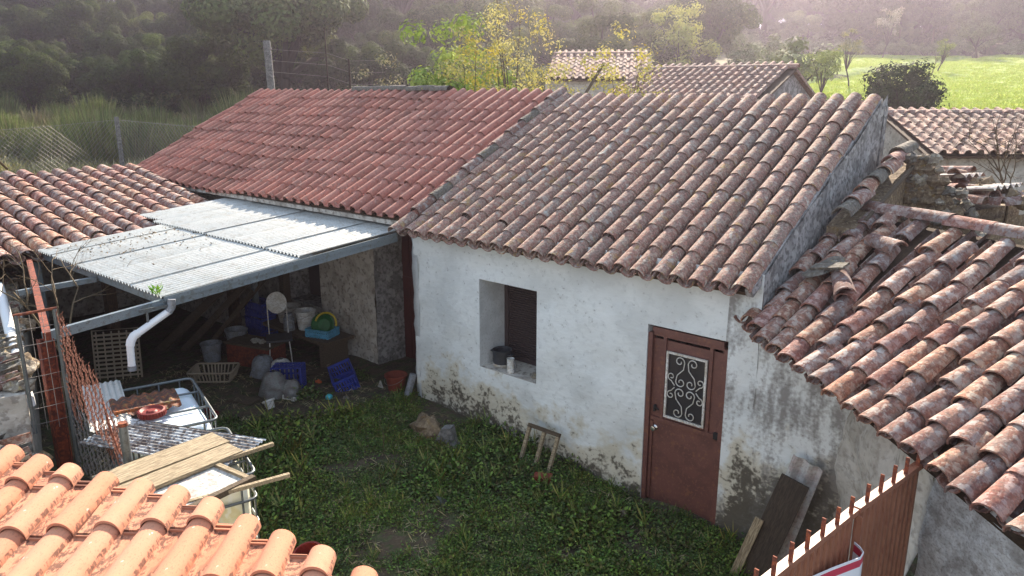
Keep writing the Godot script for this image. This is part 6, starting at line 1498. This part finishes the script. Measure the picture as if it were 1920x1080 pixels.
func build_fences():
	# wire fence climbing the slope
	var fence = thing("chain_link_fence", "sagging wire fence climbing the slope between concrete posts", "fence", cw(27.5, -14.0, 1.4))
	var o = fence.position
	var ps = [[24.0, -17.8], [27.5, -14.0], [25.0, -8.6], [23.0, -7.1]]
	var P = []
	for e in ps:
		var q = cw(e[0], e[1], 0); P.append(V(q.x, land(q.x, q.z), q.z))
	var nz := FastNoiseLite.new(); nz.seed = 2
	var b := MB.new()
	for i in P.size() - 1:
		var a = P[i]; var c = P[i + 1]; var n = int(a.distance_to(c) / 0.16)
		var hh0 = 2.0 if i < 1 else 2.05; 
		for k in n:
			for s in [1, -1]:
				var t0 = float(k) / n; var t1 = t0 + s * 2.0 / a.distance_to(c)
				var ta = t0; var y1 = 2.0
				if t1 > 1.0: y1 *= (1.0 - t0) / (t1 - t0); t1 = 1.0
				if t1 < 0.0: y1 *= t0 / (t0 - t1); t1 = 0.0
				b.beam(a.lerp(c, t0) - o, a.lerp(c, t1) + V(0, y1, 0) - o, 0.008, 0.008, V(0.3, 1, 0.2))
		b.tube([a + V(0, 2.0, 0) - o, a.lerp(c, 0.5) + V(0, 1.95, 0) - o, c + V(0, 2.0, 0) - o], 0.006, 4)
	part(fence, "wire_mesh", b.done(), M.wire)
	for i in [0, 1]: part(fence, "post", MB.new().box(P[i] + V(0, 1.0, 0) - o, V(0.12, 2.2, 0.12)).done(), M.concrete)
	part(fence, "post_foot", MB.new().box(P[1] + V(0, 0.1, 0) - o, V(0.13, 0.3, 0.13)).done(), M.stone_b)
	var pole = thing("concrete_pole", "thick grey concrete pole rising behind the red roof ridge", "pole", cw(22.0, -6.72, 0.9))
	part(pole, "shaft", MB.new().tube([V(0.12, 0, 0), V(-0.08, 4.78, 0.02)], [0.11, 0.1], 14).done(), M.concrete)
	part(pole, "wire_band", MB.new().tube([V(-0.07, 4.55, 0), V(-0.07, 4.6, 0)], 0.108, 14).done(), M.wire)
	for e in [[21.0, -4.88, 5.95, "taller thin rusty pole behind the red roof ridge", 0.02], [21.0, -4.28, 5.15, "shorter thin rusty pole behind the red roof ridge", 0.03]]:
		single("rusty_pole", MB.new().tube([cw(e[0], e[1], 0.8), cw(e[0], e[1] - 0.05, e[2])], e[4], 7).done(), M.bark, e[3], "pole", Vector3.ZERO, 0.0, "rusty poles")
	var wr = thing("fence_wire", "rusty fence wires strung between the pole and the shrubs", "wire", cw(22.0, -6.7, 5.2))
	for k in 3: part(wr, "wire", MB.new().tube([cw(22.0, -6.7, 5.45 - k * 0.3) - wr.position, cw(21.0, -4.9, 5.3 - k * 0.3) - wr.position, cw(21.0, -4.28, 5.1 - k * 0.3) - wr.position, cw(20.5, -3.3, 5.1 - k * 0.3) - wr.position], 0.004, 4).done(), M.wire)
	single("barn_verge", MB.new().tube([cw(14.5, 0.95, 3.6), cw(16.0, 1.85, 4.85)], 0.03, 7).done(), M.twig, "sloping verge of the far tiled barn, built as a loose pole", "pole")  # roof verge of the far barn, put in as a separate pole
	for e in [[86.0, 41.8, "pale wooden fence post at the hedge, nearest the round tree"], [86.0, 45.4, "pale wooden fence post at the hedge beyond the feathery tree"]]:
		var q = cw(e[0], e[1], 0); single("fence_post", MB.new().tube([V(0, 0, 0), V(0, 2.6, 0)], 0.1, 7).done(), M.pale_twig, e[2], "post", V(q.x, land(q.x, q.z), q.z), 0.0, "posts at the hedge")

# tiled roof of a far building; rl, rr ridge ends, el, er eave ends
func far_house(called: String, label: String, rl: Vector3, rr: Vector3, el: Vector3, er: Vector3, p: float, ex: float, key: String, wall_m: Material, back := 2.0):
	var o = V((rl.x + er.x) / 2, 0, (rl.z + er.z) / 2)
	var h = thing(called, label, "outbuilding", o)
	var ux = (rr - rl).normalized(); var vz = ((rl - el) - ux * (rl - el).dot(ux)); var sl = vz.length(); vz = vz / sl
	var bs = frame_of(ux, vz); var nr = bs.y; var wd = (rr - rl).length()
	var deck = part(h, "roof", MB.new().box((rl + rr + el + er) / 4.0 - o - nr * 0.12, V(wd, 0.04, sl), bs).done(), M.beam_wood)
	var tl = roll_tile(ex + 0.07, p, p * 0.27, 5, 0.014); var L = []
	var eave = rl - vz * sl
	for c in int(wd / p):
		for r in int(sl / ex) + 1:
			L.append([Transform3D(tilt(bs, 0.05) * Basis(Vector3.UP, rf(-0.02, 0.02)), eave + ux * ((c + 0.5) * p + rf(-0.006, 0.006)) + vz * (r * ex + rf(-0.012, 0.012)) + nr * (rf(-0.005, 0.01) - 0.05) - o), tl, M["%s_%d" % [key, rng.randi() % 4]]])
	lay(deck, "roof_tile", L, 300)
	var rt = barrel(0.42, 0.11, 0.095, 6, 0.014); var n = int(wd / 0.36)
	var rb = Basis(Vector3.UP.cross(-ux).normalized(), Vector3.UP, -ux)
	for k in n: part(deck, "ridge_tile", rt, M["%s_%d" % [key, k % 4]], Transform3D(rb * Basis(Vector3.RIGHT, 0.03), rl + ux * (k * 0.36) + V(0, -0.09, 0) - o))
	# walls: front, gables, and the far slope
	var bk = ux.cross(Vector3.UP).normalized() * -1.0
	if bk.dot(vz) < 0: bk = -bk
	var drop = rl.y - el.y
	var run = (Vector2(rl.x, rl.z) - Vector2(eave.x, eave.z)).length()
	for s in [0, 1]:
		var rp = (rl if s == 0 else rr) + ux * (0.12 if s == 0 else -0.12); var e2 = rp - bk * run - V(0, drop, 0); var b2 = rp + bk * run - V(0, drop, 0)
		var g := MB.new()
		var base = -0.5
		var inn = ux * (0.2 if s == 0 else -0.2)
		for w in [Vector3.ZERO, inn]:
			var a = V(e2.x, base, e2.z) + w - o + bk * 0.15; var c = V(b2.x, base, b2.z) + w - o - bk * 0.15
			g.quad(a, e2 + w - o + bk * 0.15 - V(0, 0.12, 0), b2 + w - o - bk * 0.15 - V(0, 0.12, 0), c); g.tri(e2 + w - o + bk * 0.15 - V(0, 0.12, 0), rp + w - o - V(0, 0.14, 0), b2 + w - o - bk * 0.15 - V(0, 0.12, 0))
		part(h, "gable", g.done(), wall_m)
	part(h, "roof_back", MB.new().box((rl + rr) / 2 + bk * run / 2 - V(0, drop / 2 + 0.1, 0) - o, V(wd, 0.06, sl), frame_of(-ux, (-bk * run + V(0, drop, 0)).normalized())).done(), M["%s_1" % key])
	var fa = el + bk * 0.18; var fb = er + bk * 0.18
	part(h, "wall", wall_panel(V(fa.x, -0.5, fa.z) - o, V(fb.x - fa.x, 0, fb.z - fa.z).normalized(), Vector2(fb.x - fa.x, fb.z - fa.z).length(), el.y + 0.38, [], 0.6, 0.04, 90), wall_m)
	return h
func build_far_houses():
	far_house("far_tiled_shed", "small tiled shed with pale gable above the cottage ridge", cw(20.6, 3.4, 4.93), cw(18.2, 6.55, 4.93), cw(18.7, 2.0, 4.1), cw(16.3, 5.15, 4.1), 0.2, 0.3, "old_tile", M.grey_render)
	far_house("far_tiled_barn", "farther tiled barn half hidden by the yellowing tree", cw(26.5, 1.4, 5.58), cw(26.0, 4.6, 5.58), cw(24.2, 1.0, 4.75), cw(23.7, 4.2, 4.75), 0.22, 0.34, "old_tile", M.old_plaster)
	far_house("long_tiled_shed", "long low tiled shed below the pasture beyond the ruin", cw(15.2, 7.3, 3.97), cw(14.6, 13.5, 3.97), cw(12.9, 6.9, 3.36), cw(12.3, 13.1, 3.36), 0.2, 0.32, "old_tile", M.old_plaster)
	single("fallen_tile", barrel(0.3, 0.1, 0.09, 6, 0.014), M.orange_plastic, "single bright orange tile on the far barn beside its verge", "tile", cw(23.6, 4.35, 4.95), 0.4)

func _ready():
	rng.seed = 1
	var cam := Camera3D.new(); cam.name = "camera"; add_child(cam)
	cam.position = CAM
	cam.rotation = Vector3(deg_to_rad(-14.5), deg_to_rad(41.0), 0)
	cam.fov = 41.57; cam.far = 600.0; cam.near = 0.05
	var env := Environment.new()
	env.background_mode = Environment.BG_SKY
	var sky := Sky.new(); var sm := ProceduralSkyMaterial.new()
	sm.sky_top_color = c8(158, 177, 200); sm.sky_horizon_color = c8(214, 222, 230); sm.sky_curve = 0.18
	sm.ground_bottom_color = c8(70, 66, 58); sm.ground_horizon_color = c8(180, 182, 178)
	sm.sun_angle_max = 12.0
	sky.sky_material = sm; env.sky = sky
	env.background_energy_multiplier = 0.66
	env.tonemap_mode = Environment.TONE_MAPPER_LINEAR
	env.tonemap_exposure = 3.3
	env.sdfgi_enabled = true; env.ssao_enabled = true; env.ssil_enabled = true
	env.volumetric_fog_enabled = true; env.volumetric_fog_density = 0.0015; env.volumetric_fog_albedo = Color(0.97, 0.925, 1.0); env.volumetric_fog_anisotropy = 0.8
	var we := WorldEnvironment.new(); we.name = "world"; we.environment = env; add_child(we)
	var sun := DirectionalLight3D.new(); sun.name = "sun"; add_child(sun)
	# the sun stands behind the houses, a little to the side the camera faces away from
	var sa = deg_to_rad(15.0); var se = deg_to_rad(31.0)
	var to_sun = (HEAD * cos(sa) + SIDE * sin(sa)) * cos(se) + Vector3.UP * sin(se)
	sun.look_at_from_position(Vector3.ZERO, -to_sun, Vector3.UP)
	sun.light_energy = 1.6; sun.light_color = Color(1.0, 0.94, 0.86); sun.light_angular_distance = 0.5; sun.shadow_enabled = true
	make_materials()
	build_land()
	build_cottage()
	build_long_house()
	build_low_roof()
	build_annex()
	build_gable_flashing()
	build_front_roof()
	build_boundary_wall()
	build_far_houses()
	build_canopy()
	build_gate()
	build_fences()
	build_wood()
	build_rubble()
	build_tanks()
	build_clutter()
	build_ground_plants()
